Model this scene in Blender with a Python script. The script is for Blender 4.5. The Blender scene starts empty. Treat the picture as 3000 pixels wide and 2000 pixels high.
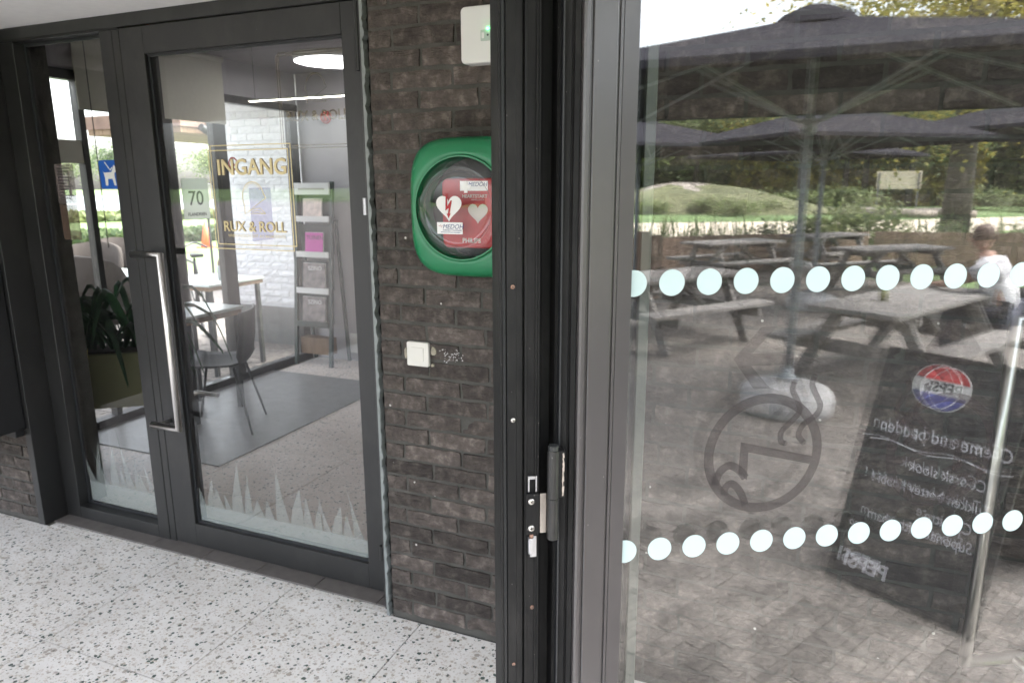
import bpy, bmesh, math, random
import numpy as np
from mathutils import Matrix, Vector, noise
random.seed(7)
RAD = math.radians
S = bpy.context.scene
COL = S.collection

# ------------------------------------------------------------------ camera
cam_d = bpy.data.cameras.new("camera")
cam_d.sensor_width = 36.0
cam_d.lens = 24.6
cam_d.clip_start = 0.02
cam_d.clip_end = 2000.0
cam = bpy.data.objects.new("camera", cam_d)
COL.objects.link(cam)
_r = Vector((0.92435974, 0.38151131, -0.0028618))
_u = Vector((-0.07969775, 0.2004235, 0.97646233))
_f = Vector((-0.373105, 0.90237439, -0.215669))
cam.matrix_world = Matrix(((_r.x, _u.x, -_f.x, 0.0), (_r.y, _u.y, -_f.y, -2.01026), (_r.z, _u.z, -_f.z, 1.58234), (0, 0, 0, 1)))
S.camera = cam
cam_d.dof.use_dof = True
cam_d.dof.focus_distance = 1.5
cam_d.dof.aperture_fstop = 6.3

# ------------------------------------------------------------------ sky, sun, exposure
W = bpy.data.worlds.new("World")
S.world = W
W.use_nodes = True
wn = W.node_tree
wn.nodes.clear()
sky = wn.nodes.new("ShaderNodeTexSky")
sky.sky_type = 'NISHITA'
sky.sun_disc = False
sky.sun_elevation = RAD(59)
sky.sun_rotation = RAD(35)
sky.air_density = 1.0
sky.dust_density = 5.0
sky.ozone_density = 1.0
hs = wn.nodes.new("ShaderNodeHueSaturation")
hs.inputs['Saturation'].default_value = 0.36
bg = wn.nodes.new("ShaderNodeBackground")
bg.inputs['Strength'].default_value = 0.15
wo = wn.nodes.new("ShaderNodeOutputWorld")
wn.links.new(sky.outputs[0], hs.inputs['Color'])
wn.links.new(hs.outputs[0], bg.inputs['Color'])
wn.links.new(bg.outputs[0], wo.inputs['Surface'])
sun_d = bpy.data.lights.new("sun", 'SUN')
sun_d.energy = 0.6
sun_d.angle = RAD(60)
sun_d.color = (1.0, 0.985, 0.97)
sun = bpy.data.objects.new("sun", sun_d)
COL.objects.link(sun)
sun.rotation_euler = Vector((-0.30, -0.42, -0.86)).to_track_quat('-Z', 'Y').to_euler()
S.view_settings.view_transform = 'Standard'
S.view_settings.look = 'None'
S.view_settings.exposure = 3.47
S.view_settings.gamma = 1.0
S.view_settings.use_curve_mapping = False
S.cycles.use_denoising = True
S.cycles.max_bounces = 8
S.cycles.diffuse_bounces = 4
S.cycles.glossy_bounces = 5
S.cycles.transmission_bounces = 8
S.cycles.transparent_max_bounces = 24
S.cycles.sample_clamp_indirect = 6.0
S.cycles.caustics_reflective = False
S.cycles.caustics_refractive = False

# ------------------------------------------------------------------ materials
def newmat(name):
    m = bpy.data.materials.new(name)
    m.use_nodes = True
    nt = m.node_tree
    nt.nodes.clear()
    out = nt.nodes.new("ShaderNodeOutputMaterial")
    return m, nt, out

def N(nt, typ, **kw):
    n = nt.nodes.new(typ)
    for k, v in kw.items():
        if k.startswith('i_'):
            n.inputs[k[2:].replace('_', ' ')].default_value = v
        else:
            setattr(n, k, v)
    return n

def ramp(nt, fac, stops):
    r = nt.nodes.new("ShaderNodeValToRGB")
    el = r.color_ramp.elements
    while len(el) < len(stops):
        el.new(0.5)
    for e, (p, c) in zip(el, stops):
        e.position = p
        e.color = (*c, 1.0) if len(c) == 3 else c
    nt.links.new(fac, r.inputs[0])
    return r.outputs[0]

def mixc(nt, fac, a, b, typ='MIX'):
    m = nt.nodes.new("ShaderNodeMix")
    m.data_type = 'RGBA'
    m.blend_type = typ
    for sock, val in ((m.inputs[0], fac), (m.inputs[6], a), (m.inputs[7], b)):
        if hasattr(val, 'links'):
            nt.links.new(val, sock)
        elif isinstance(val, (int, float)):
            sock.default_value = val
        else:
            sock.default_value = (*val, 1.0)
    return m.outputs[2]

def M(name, base, rough=0.6, var=0.12, scale=8.0, bump=0.0, bscale=60.0, metallic=0.0, spec=0.5, objvar=0.0, aniso_scale=None, detail=4.0, rvar=0.0, coat=0.0):
    m, nt, out = newmat(name)
    p = N(nt, "ShaderNodeBsdfPrincipled")
    p.inputs['Roughness'].default_value = rough
    p.inputs['Metallic'].default_value = metallic
    p.inputs['Specular IOR Level'].default_value = spec
    p.inputs['Coat Weight'].default_value = coat
    tc = N(nt, "ShaderNodeTexCoord")
    vec = tc.outputs['Object']
    if aniso_scale:
        mp = N(nt, "ShaderNodeMapping")
        mp.inputs['Scale'].default_value = aniso_scale
        nt.links.new(vec, mp.inputs[0])
        vec = mp.outputs[0]
    nz = N(nt, "ShaderNodeTexNoise")
    nz.inputs['Scale'].default_value = scale
    nz.inputs['Detail'].default_value = detail
    nt.links.new(vec, nz.inputs['Vector'])
    b = Vector(base)
    c = ramp(nt, nz.outputs['Fac'], [(0.3, tuple(b * (1 - var))), (0.7, tuple(b * (1 + var)))])
    if objvar:
        oi = N(nt, "ShaderNodeObjectInfo")
        hv = N(nt, "ShaderNodeHueSaturation")
        mr = N(nt, "ShaderNodeMapRange")
        mr.inputs['To Min'].default_value = 1 - objvar
        mr.inputs['To Max'].default_value = 1 + objvar
        nt.links.new(oi.outputs['Random'], mr.inputs['Value'])
        nt.links.new(mr.outputs[0], hv.inputs['Value'])
        nt.links.new(c, hv.inputs['Color'])
        c = hv.outputs[0]
    nt.links.new(c, p.inputs['Base Color'])
    if rvar:
        nr = N(nt, "ShaderNodeTexNoise")
        nr.inputs['Scale'].default_value = scale * 2.3
        nt.links.new(vec, nr.inputs['Vector'])
        mr2 = N(nt, "ShaderNodeMapRange")
        mr2.inputs['To Min'].default_value = rough - rvar
        mr2.inputs['To Max'].default_value = rough + rvar
        nt.links.new(nr.outputs['Fac'], mr2.inputs['Value'])
        nt.links.new(mr2.outputs[0], p.inputs['Roughness'])
    if bump:
        nb = N(nt, "ShaderNodeTexNoise")
        nb.inputs['Scale'].default_value = bscale
        nb.inputs['Detail'].default_value = 5
        nt.links.new(vec, nb.inputs['Vector'])
        bp = N(nt, "ShaderNodeBump")
        bp.inputs['Strength'].default_value = bump
        bp.inputs['Distance'].default_value = 0.01
        nt.links.new(nb.outputs['Fac'], bp.inputs['Height'])
        nt.links.new(bp.outputs[0], p.inputs['Normal'])
    nt.links.new(p.outputs[0], out.inputs[0])
    return m

def glassmat(name, tint, r0):
    """thin pane: clear transmission with a Schlick reflection on each face"""
    m, nt, out = newmat(name)
    g = N(nt, "ShaderNodeNewGeometry")
    d = N(nt, "ShaderNodeVectorMath", operation='DOT_PRODUCT')
    nt.links.new(g.outputs['Incoming'], d.inputs[0])
    nt.links.new(g.outputs['Normal'], d.inputs[1])
    a = N(nt, "ShaderNodeMath", operation='ABSOLUTE')
    nt.links.new(d.outputs['Value'], a.inputs[0])
    s = N(nt, "ShaderNodeMath", operation='SUBTRACT')
    s.inputs[0].default_value = 1.0
    nt.links.new(a.outputs[0], s.inputs[1])
    pw = N(nt, "ShaderNodeMath", operation='POWER')
    pw.inputs[1].default_value = 5.0
    nt.links.new(s.outputs[0], pw.inputs[0])
    ma = N(nt, "ShaderNodeMath", operation='MULTIPLY_ADD')
    ma.inputs[1].default_value = 1 - r0
    ma.inputs[2].default_value = r0
    nt.links.new(pw.outputs[0], ma.inputs[0])
    t = N(nt, "ShaderNodeBsdfTransparent")
    t.inputs[0].default_value = (*tint, 1)
    gl = N(nt, "ShaderNodeBsdfGlossy")
    gl.inputs['Roughness'].default_value = 0.0
    gl.inputs['Color'].default_value = (1, 1, 1, 1)
    mx = N(nt, "ShaderNodeMixShader")
    nt.links.new(ma.outputs[0], mx.inputs[0])
    nt.links.new(t.outputs[0], mx.inputs[1])
    nt.links.new(gl.outputs[0], mx.inputs[2])
    nt.links.new(mx.outputs[0], out.inputs[0])
    return m

def filmmat(name, color, cover, var=0.0, translucent=0.0):
    m, nt, out = newmat(name)
    t = N(nt, "ShaderNodeBsdfTransparent")
    d = N(nt, "ShaderNodeBsdfDiffuse")
    d.inputs[0].default_value = (*color, 1)
    surf = d.outputs[0]
    if translucent:
        tr = N(nt, "ShaderNodeBsdfTranslucent")
        tr.inputs[0].default_value = (*color, 1)
        mx0 = N(nt, "ShaderNodeMixShader")
        mx0.inputs[0].default_value = translucent
        nt.links.new(d.outputs[0], mx0.inputs[1])
        nt.links.new(tr.outputs[0], mx0.inputs[2])
        surf = mx0.outputs[0]
    mx = N(nt, "ShaderNodeMixShader")
    mx.inputs[0].default_value = cover
    if var:
        tc = N(nt, "ShaderNodeTexCoord")
        nz = N(nt, "ShaderNodeTexNoise")
        nz.inputs['Scale'].default_value = 25
        nt.links.new(tc.outputs['Object'], nz.inputs['Vector'])
        mr = N(nt, "ShaderNodeMapRange")
        mr.inputs['To Min'].default_value = cover - var
        mr.inputs['To Max'].default_value = cover + var
        nt.links.new(nz.outputs['Fac'], mr.inputs['Value'])
        nt.links.new(mr.outputs[0], mx.inputs[0])
    nt.links.new(t.outputs[0], mx.inputs[1])
    nt.links.new(surf, mx.inputs[2])
    nt.links.new(mx.outputs[0], out.inputs[0])
    return m

def emitmat(name, color, strength):
    m, nt, out = newmat(name)
    e = N(nt, "ShaderNodeEmission")
    e.inputs[0].default_value = (*color, 1)
    e.inputs[1].default_value = strength
    nt.links.new(e.outputs[0], out.inputs[0])
    return m

def terrazzo(name, base):
    m, nt, out = newmat(name)
    p = N(nt, "ShaderNodeBsdfPrincipled")
    p.inputs['Roughness'].default_value = 0.42
    geo = N(nt, "ShaderNodeNewGeometry")
    pos = geo.outputs['Position']
    # wobble the lookup so chips are angular and irregular
    wz = N(nt, "ShaderNodeTexNoise")
    wz.inputs['Scale'].default_value = 90
    wz.inputs['Detail'].default_value = 2
    nt.links.new(pos, wz.inputs['Vector'])
    sc = N(nt, "ShaderNodeVectorMath", operation='SCALE')
    sc.inputs['Scale'].default_value = 0.012
    nt.links.new(wz.outputs['Color'], sc.inputs[0])
    ad = N(nt, "ShaderNodeVectorMath", operation='ADD')
    nt.links.new(pos, ad.inputs[0])
    nt.links.new(sc.outputs[0], ad.inputs[1])
    cloud = N(nt, "ShaderNodeTexNoise")
    cloud.inputs['Scale'].default_value = 2.2
    cloud.inputs['Detail'].default_value = 5
    nt.links.new(pos, cloud.inputs['Vector'])
    b = Vector(base)
    col = ramp(nt, cloud.outputs['Fac'], [(0.3, tuple(b * 0.93)), (0.7, tuple(b * 1.05))])
    def chips(col, scale, thr, dist, stops):
        v = N(nt, "ShaderNodeTexVoronoi")
        v.inputs['Scale'].default_value = scale
        v.inputs['Randomness'].default_value = 1.0
        nt.links.new(ad.outputs[0], v.inputs['Vector'])
        sep = N(nt, "ShaderNodeSeparateColor")
        nt.links.new(v.outputs['Color'], sep.inputs[0])
        g1 = N(nt, "ShaderNodeMath", operation='GREATER_THAN')
        g1.inputs[1].default_value = thr
        nt.links.new(sep.outputs[0], g1.inputs[0])
        # chip radius differs per cell
        ra = N(nt, "ShaderNodeMath", operation='MULTIPLY')
        ra.inputs[1].default_value = dist
        nt.links.new(sep.outputs[1], ra.inputs[0])
        ra2 = N(nt, "ShaderNodeMath", operation='ADD')
        ra2.inputs[1].default_value = dist * 0.45
        nt.links.new(ra.outputs[0], ra2.inputs[0])
        g2 = N(nt, "ShaderNodeMath", operation='LESS_THAN')
        nt.links.new(v.outputs['Distance'], g2.inputs[0])
        nt.links.new(ra2.outputs[0], g2.inputs[1])
        mu = N(nt, "ShaderNodeMath", operation='MULTIPLY')
        nt.links.new(g1.outputs[0], mu.inputs[0])
        nt.links.new(g2.outputs[0], mu.inputs[1])
        cc = ramp(nt, sep.outputs[2], stops)
        return mixc(nt, mu.outputs[0], col, cc)
    col = chips(col, 120, 0.35, 0.42, [(0.0, (0.72, 0.69, 0.65)), (0.4, (0.58, 0.50, 0.44)), (0.7, (0.66, 0.62, 0.58)), (1.0, (0.50, 0.47, 0.44))])
    col = chips(col, 80, 0.80, 0.40, [(0.0, (0.60, 0.52, 0.42)), (0.5, (0.42, 0.39, 0.35)), (1.0, (0.70, 0.63, 0.56))])
    col = chips(col, 52, 0.86, 0.38, [(0.0, (0.50, 0.44, 0.37)), (0.5, (0.36, 0.33, 0.30)), (1.0, (0.60, 0.55, 0.50))])
    col = chips(col, 95, 0.91, 0.44, [(0.0, (0.07, 0.10, 0.085)), (0.5, (0.15, 0.17, 0.15)), (1.0, (0.28, 0.25, 0.21))])
    col = chips(col, 62, 0.83, 0.33, [(0.0, (0.035, 0.065, 0.052)), (0.5, (0.06, 0.09, 0.075)), (0.8, (0.10, 0.10, 0.09)), (1.0, (0.22, 0.20, 0.17))])
    # scuffs
    sz = N(nt, "ShaderNodeTexNoise")
    sz.inputs['Scale'].default_value = 7
    sz.inputs['Detail'].default_value = 8
    sz.inputs['Roughness'].default_value = 0.7
    nt.links.new(pos, sz.inputs['Vector'])
    dirt = ramp(nt, sz.outputs['Fac'], [(0.42, (0.86, 0.85, 0.83)), (0.6, (1, 1, 1))])
    col = mixc(nt, 0.6, col, dirt, 'MULTIPLY')
    nt.links.new(col, p.inputs['Base Color'])
    nt.links.new(p.outputs[0], out.inputs[0])
    return m

def brickmat(name, c1, c2, c3, stain=True, objvar=0.22, bump=0.5):
    m, nt, out = newmat(name)
    p = N(nt, "ShaderNodeBsdfPrincipled")
    p.inputs['Roughness'].default_value = 0.85
    p.inputs['Specular IOR Level'].default_value = 0.35
    geo = N(nt, "ShaderNodeNewGeometry")
    pos = geo.outputs['Position']
    oi = N(nt, "ShaderNodeObjectInfo")
    n1 = N(nt, "ShaderNodeTexNoise")
    n1.inputs['Scale'].default_value = 22
    n1.inputs['Detail'].default_value = 7
    n1.inputs['Roughness'].default_value = 0.65
    nt.links.new(pos, n1.inputs['Vector'])
    col = ramp(nt, n1.outputs['Fac'], [(0.30, c1), (0.52, c2), (0.74, c3)])
    hv = N(nt, "ShaderNodeHueSaturation")
    mr = N(nt, "ShaderNodeMapRange")
    mr.inputs['To Min'].default_value = 1 - objvar
    mr.inputs['To Max'].default_value = 1 + objvar
    nt.links.new(oi.outputs['Random'], mr.inputs['Value'])
    nt.links.new(mr.outputs[0], hv.inputs['Value'])
    nt.links.new(col, hv.inputs['Color'])
    col = hv.outputs[0]
    if stain:
        vz = N(nt, "ShaderNodeTexVoronoi")
        vz.inputs['Scale'].default_value = 24
        nt.links.new(pos, vz.inputs['Vector'])
        lt = N(nt, "ShaderNodeMath", operation='LESS_THAN')
        lt.inputs[1].default_value = 0.10
        nt.links.new(vz.outputs['Distance'], lt.inputs[0])
        sp = N(nt, "ShaderNodeSeparateColor")
        nt.links.new(vz.outputs['Color'], sp.inputs[0])
        gt = N(nt, "ShaderNodeMath", operation='GREATER_THAN')
        gt.inputs[1].default_value = 0.93
        nt.links.new(sp.outputs[0], gt.inputs[0])
        mu = N(nt, "ShaderNodeMath", operation='MULTIPLY')
        nt.links.new(lt.outputs[0], mu.inputs[0])
        nt.links.new(gt.outputs[0], mu.inputs[1])
        col = mixc(nt, mu.outputs[0], col, (0.5, 0.48, 0.45))
    nt.links.new(col, p.inputs['Base Color'])
    # hand-formed folds: stretched, distorted noise
    mp = N(nt, "ShaderNodeMapping")
    mp.inputs['Scale'].default_value = (1.0, 1.0, 2.3)
    mp.inputs['Rotation'].default_value = (0, 0.35, 0)
    nt.links.new(pos, mp.inputs[0])
    n2 = N(nt, "ShaderNodeTexNoise")
    n2.inputs['Scale'].default_value = 15
    n2.inputs['Detail'].default_value = 7
    n2.inputs['Roughness'].default_value = 0.6
    n2.inputs['Distortion'].default_value = 1.6
    nt.links.new(mp.outputs[0], n2.inputs['Vector'])
    bp = N(nt, "ShaderNodeBump")
    bp.inputs['Strength'].default_value = bump
    bp.inputs['Distance'].default_value = 0.016
    nt.links.new(n2.outputs['Fac'], bp.inputs['Height'])
    nt.links.new(bp.outputs[0], p.inputs['Normal'])
    nt.links.new(p.outputs[0], out.inputs[0])
    return m

def leafmat(name, c1, c2, c3, scale=1.2):
    m, nt, out = newmat(name)
    d = N(nt, "ShaderNodeBsdfPrincipled")
    d.inputs['Roughness'].default_value = 0.6
    geo = N(nt, "ShaderNodeNewGeometry")
    nz = N(nt, "ShaderNodeTexNoise")
    nz.inputs['Scale'].default_value = scale
    nz.inputs['Detail'].default_value = 3
    nt.links.new(geo.outputs['Position'], nz.inputs['Vector'])
    add = N(nt, "ShaderNodeMath", operation='MULTIPLY_ADD')
    add.inputs[1].default_value = 0.45
    nt.links.new(geo.outputs['Random Per Island'], add.inputs[0])
    sb = N(nt, "ShaderNodeMath", operation='SUBTRACT')
    sb.inputs[1].default_value = 0.22
    nt.links.new(nz.outputs['Fac'], sb.inputs[0])
    nt.links.new(sb.outputs[0], add.inputs[2])
    col = ramp(nt, add.outputs[0], [(0.25, c1), (0.5, c2), (0.78, c3)])
    nt.links.new(col, d.inputs['Base Color'])
    tr = N(nt, "ShaderNodeBsdfTranslucent")
    nt.links.new(col, tr.inputs[0])
    mx = N(nt, "ShaderNodeMixShader")
    mx.inputs[0].default_value = 0.5
    nt.links.new(d.outputs[0], mx.inputs[1])
    nt.links.new(tr.outputs[0], mx.inputs[2])
    nt.links.new(mx.outputs[0], out.inputs[0])
    return m

m_frame = M("anthracite_coating", (0.0145, 0.0142, 0.014), 0.44, 0.06, 3.0, bump=0.03, bscale=900, rvar=0.06)
m_frame_worn = M("anthracite_coating_dusty", (0.008, 0.0078, 0.008), 0.62, 0.18, 40.0, bump=0.05, bscale=300, aniso_scale=(1, 1, 0.15), rvar=0.1, spec=0.22)
m_stile = M("satin_grey_coating", (0.044, 0.040, 0.041), 0.30, 0.05, 3.0, bump=0.02, bscale=900, spec=0.9)
m_gasket = M("rubber_gasket", (0.012, 0.013, 0.015), 0.55, 0.1, 20)
m_black = M("black_panel", (0.010, 0.010, 0.011), 0.5, 0.1, 5)
m_steel = M("brushed_steel", (0.55, 0.53, 0.51), 0.28, 0.08, 300, metallic=1.0, aniso_scale=(1, 1, 0.02))
m_screw = M("zinc_screw", (0.60, 0.58, 0.55), 0.3, 0.1, 200, metallic=1.0)
m_zinc = M("zinc_plate", (0.50, 0.50, 0.52), 0.4, 0.08, 90, metallic=0.8)
m_rust = M("rusty_screw", (0.30, 0.18, 0.13), 0.7, 0.3, 200, metallic=0.4)
m_soffit = M("white_soffit", (0.82, 0.81, 0.80), 0.9, 0.03, 30, bump=0.12, bscale=260)
m_terrazzo = terrazzo("terrazzo", (0.76, 0.735, 0.71))
m_terrazzo_in = terrazzo("lobby_terrazzo", (0.56, 0.475, 0.42))
m_grout = M("grout", (0.20, 0.185, 0.16), 0.9, 0.15, 30)
m_thresh = M("dark_threshold_stone", (0.13, 0.118, 0.11), 0.6, 0.12, 25, bump=0.05, bscale=150, objvar=0.06)
m_brick = brickmat("handmade_brick", (0.036, 0.029, 0.026), (0.070, 0.057, 0.050), (0.165, 0.140, 0.122), objvar=0.46, bump=0.8)
m_mortar = M("grey_mortar", (0.066, 0.063, 0.056), 0.95, 0.22, 14, bump=0.4, bscale=120)
m_whitebrick = brickmat("white_painted_brick", (0.66, 0.65, 0.66), (0.74, 0.73, 0.74), (0.80, 0.79, 0.79), stain=False, objvar=0.05, bump=0.3)
m_whitemortar = M("white_painted_joint", (0.62, 0.61, 0.62), 0.9, 0.05, 20)
m_seal = M("blue_grey_sealant", (0.19, 0.205, 0.20), 0.6, 0.15, 30, bump=0.3, bscale=60)
m_green = M("green_cabinet_plastic", (0.002, 0.160, 0.058), 0.33, 0.06, 6, bump=0.04, bscale=700, coat=0.2)
m_dark = M("dark_plastic", (0.02, 0.022, 0.022), 0.5, 0.1, 10)
m_red = M("red_fabric_case", (0.33, 0.006, 0.009), 0.55, 0.1, 20, bump=0.1, bscale=900)
m_white = M("white_plastic", (0.66, 0.655, 0.63), 0.4, 0.02, 5)
m_ivory = M("ivory_switch", (0.60, 0.58, 0.53), 0.35, 0.02, 5)
m_grey = M("grey_print", (0.45, 0.42, 0.38), 0.6, 0.05, 5)
m_paper = M("paper", (0.75, 0.74, 0.73), 0.7, 0.03, 5)
m_ink = M("ink", (0.03, 0.03, 0.04), 0.7, 0.05, 5)
m_blueink = M("blue_ink", (0.03, 0.05, 0.16), 0.7, 0.05, 5)
m_signblue = M("sign_blue", (0.015, 0.10, 0.42), 0.4, 0.05, 5)
m_gold = M("gold_lettering", (0.60, 0.50, 0.28), 0.5, 0.06, 30, metallic=0.25)
m_goldshade = M("bronze_lettering", (0.16, 0.11, 0.05), 0.5, 0.06, 30)
m_goldfaint = filmmat("faint_gold_lettering", (0.55, 0.42, 0.2), 0.45)
m_dot = filmmat("mint_dot_film", (0.43, 0.525, 0.52), 0.97)
m_decal = filmmat("smoke_film", (0.060, 0.050, 0.050), 0.26)
m_decal2 = filmmat("smoke_film_faint", (0.05, 0.04, 0.04), 0.16)
m_frost = filmmat("frosted_film", (0.60, 0.66, 0.64), 0.26, 0.0, 0.4)
m_pane = glassmat("entrance_glass", (0.97, 0.975, 0.97), 0.035)
m_leafpane = glassmat("door_glass", (0.95, 0.965, 0.955), 0.135)
m_pane2 = glassmat("window_glass", (0.98, 0.985, 0.98), 0.03)
m_dome = glassmat("clear_dome", (0.96, 0.96, 0.96), 0.05)
m_led = emitmat("green_led", (0.05, 1.0, 0.2), 2.0)
m_lamp = emitmat("lamp_diffuser", (1.0, 0.97, 1.0), 0.9)
m_ledstrip = emitmat("led_strip", (1.0, 0.93, 0.82), 3.0)
m_wood = M("weathered_wood", (0.155, 0.145, 0.138), 0.85, 0.25, 9, bump=0.25, bscale=60, aniso_scale=(0.25, 3, 3), objvar=0.12)
m_woodwarm = M("warm_wood", (0.20, 0.13, 0.08), 0.7, 0.2, 9, aniso_scale=(3, 3, 0.3), objvar=0.1)
m_fence = M("brown_fence_wood", (0.16, 0.11, 0.08), 0.85, 0.2, 9, aniso_scale=(3, 3, 0.3), objvar=0.15)
m_paver = brickmat("clinker_paver", (0.072, 0.066, 0.062), (0.128, 0.116, 0.107), (0.20, 0.182, 0.168), stain=False, objvar=0.34, bump=0.3)  # near pavers darker and greyer, shade by the building put into the colour
m_paverstuff = brickmat("clinker_paving", (0.092, 0.084, 0.078), (0.160, 0.144, 0.131), (0.25, 0.222, 0.202), stain=False, objvar=0.0, bump=0.3)
m_joint = M("sand_joint", (0.10, 0.092, 0.075), 0.95, 0.2, 20)
m_canopy = M("charcoal_canopy", (0.024, 0.023, 0.028), 0.95, 0.08, 3, spec=0.05, bump=0.3, bscale=5)
m_pole = M("grey_pole", (0.20, 0.22, 0.24), 0.45, 0.05, 5)
m_basew = M("pale_concrete_base", (0.33, 0.325, 0.325), 0.9, 0.3, 5, bump=0.3, bscale=25, detail=8)
m_grass = M("grass", (0.11, 0.175, 0.055), 0.9, 0.35, 0.8, bump=0.6, bscale=30)
m_sand = M("sandy_path", (0.55, 0.48, 0.38), 0.95, 0.1, 0.6)
m_mound = M("earth_mound", (0.11, 0.115, 0.055), 0.95, 0.35, 0.5, bump=0.4, bscale=6)
m_skin = M("skin", (0.34, 0.20, 0.15), 0.55, 0.06, 12)
m_shirt = M("white_shirt", (0.55, 0.545, 0.57), 0.85, 0.05, 12)
m_jeans = M("dark_jeans", (0.045, 0.05, 0.075), 0.85, 0.15, 30)
m_hair = M("brown_hair", (0.09, 0.055, 0.04), 0.6, 0.2, 30)
m_board = M("chalkboard", (0.022, 0.022, 0.024), 0.7, 0.25, 8)
m_chalk = M("chalk", (0.52, 0.52, 0.56), 0.95, 0.2, 60)
m_logored = M("logo_red", (0.55, 0.03, 0.04), 0.45, 0.05, 5)
m_logoblue = M("logo_blue", (0.03, 0.05, 0.30), 0.45, 0.05, 5)
m_wallin = M("lilac_grey_plaster", (0.38, 0.365, 0.38), 0.9, 0.03, 6)
m_beige = M("beige_plaster", (0.62, 0.61, 0.52), 0.9, 0.04, 6)
m_blind = M("beige_roller_blind", (0.52, 0.51, 0.43), 0.9, 0.03, 40)
m_ceil = M("dark_ceiling", (0.30, 0.275, 0.29), 0.85, 0.05, 12)
m_greyfloor = M("grey_vinyl_floor", (0.13, 0.125, 0.12), 0.35, 0.12, 7, rvar=0.08)
m_olive = M("olive_trough", (0.16, 0.155, 0.075), 0.6, 0.05, 6)
m_soil = M("soil", (0.03, 0.022, 0.018), 0.95, 0.3, 40)
m_leafdark = leafmat("dark_houseplant_leaf", (0.008, 0.022, 0.012), (0.015, 0.045, 0.02), (0.03, 0.08, 0.03), 9)
m_yellowleaf = M("yellow_leaf", (0.35, 0.28, 0.03), 0.6, 0.1, 9)
m_rackgreen = M("dark_green_rack", (0.018, 0.035, 0.03), 0.5, 0.1, 9)
m_pink = M("pink_flyer", (0.62, 0.10, 0.42), 0.7, 0.05, 9)
m_cover = M("magazine_cover", (0.16, 0.13, 0.13), 0.4, 0.6, 18)
m_cover2 = M("pale_magazine_cover", (0.62, 0.50, 0.45), 0.4, 0.25, 22)
m_orange = M("orange_cone", (0.75, 0.12, 0.03), 0.5, 0.05, 5)
m_alarm = M("red_alarm", (0.45, 0.02, 0.015), 0.4, 0.05, 5)
m_brown = M("roof_shaded_taupe", (0.045, 0.036, 0.031), 0.9, 0.1, 40)  # taupe darkened, roof shade on the chairs is put into the colour
m_tabletop = M("pale_table_top", (0.62, 0.68, 0.66), 0.25, 0.04, 6)
m_tyre = M("bicycle_tyre", (0.015, 0.015, 0.016), 0.7, 0.1, 20)
m_water = M("sky_pale_water", (0.55, 0.62, 0.64), 0.12, 0.05, 0.05)  # pale base colour stands in for the sky's reflection
m_rooftile = M("brown_roof_tiles", (0.20, 0.13, 0.10), 0.85, 0.2, 6)
m_leaf_y = leafmat("yellow_green_leaves", (0.15, 0.15, 0.04), (0.30, 0.27, 0.07), (0.46, 0.38, 0.09))
m_leaf_g = leafmat("green_leaves", (0.09, 0.12, 0.05), (0.16, 0.20, 0.08), (0.25, 0.28, 0.12))
m_leaf_d = leafmat("deep_green_leaves", (0.04, 0.07, 0.03), (0.08, 0.12, 0.05), (0.14, 0.18, 0.075))
m_bark = M("bark", (0.06, 0.05, 0.042), 0.9, 0.3, 9, bump=0.5, bscale=20)
m_log = M("grey_log", (0.24, 0.21, 0.18), 0.9, 0.35, 2.5, bump=0.5, bscale=6)
m_flower = M("white_flower", (0.75, 0.73, 0.68), 0.8, 0.1, 9)

def add_specks(m, scale, radius, keep, color):
    """sparse dust and scratch specks over a material's base colour"""
    nt = m.node_tree
    p = next(n for n in nt.nodes if n.type == 'BSDF_PRINCIPLED')
    src = p.inputs['Base Color'].links[0].from_socket
    geo = N(nt, "ShaderNodeNewGeometry")
    mp = N(nt, "ShaderNodeMapping")
    mp.inputs['Scale'].default_value = (1, 1, 0.55)
    nt.links.new(geo.outputs['Position'], mp.inputs[0])
    v = N(nt, "ShaderNodeTexVoronoi")
    v.inputs['Scale'].default_value = scale
    nt.links.new(mp.outputs[0], v.inputs['Vector'])
    lt = N(nt, "ShaderNodeMath", operation='LESS_THAN')
    lt.inputs[1].default_value = radius
    nt.links.new(v.outputs['Distance'], lt.inputs[0])
    sp = N(nt, "ShaderNodeSeparateColor")
    nt.links.new(v.outputs['Color'], sp.inputs[0])
    gt = N(nt, "ShaderNodeMath", operation='GREATER_THAN')
    gt.inputs[1].default_value = keep
    nt.links.new(sp.outputs[0], gt.inputs[0])
    mu = N(nt, "ShaderNodeMath", operation='MULTIPLY')
    nt.links.new(lt.outputs[0], mu.inputs[0])
    nt.links.new(gt.outputs[0], mu.inputs[1])
    # thin film of dust in broad smears
    nz = N(nt, "ShaderNodeTexNoise")
    nz.inputs['Scale'].default_value = 6
    nz.inputs['Detail'].default_value = 6
    nz.inputs['Roughness'].default_value = 0.7
    nt.links.new(mp.outputs[0], nz.inputs['Vector'])
    mr = N(nt, "ShaderNodeMapRange")
    mr.inputs['From Min'].default_value = 0.5
    mr.inputs['From Max'].default_value = 0.8
    mr.inputs['To Max'].default_value = 0.06
    nt.links.new(nz.outputs['Fac'], mr.inputs['Value'])
    c = mixc(nt, mr.outputs[0], src, (0.30, 0.28, 0.26))
    c = mixc(nt, mu.outputs[0], c, color)
    nt.links.new(c, p.inputs['Base Color'])
add_specks(m_stile, 130, 0.10, 0.975, (0.22, 0.21, 0.20))
add_specks(m_frame_worn, 190, 0.13, 0.965, (0.16, 0.15, 0.145))
add_specks(m_frame, 90, 0.08, 0.985, (0.12, 0.115, 0.11))

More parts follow.
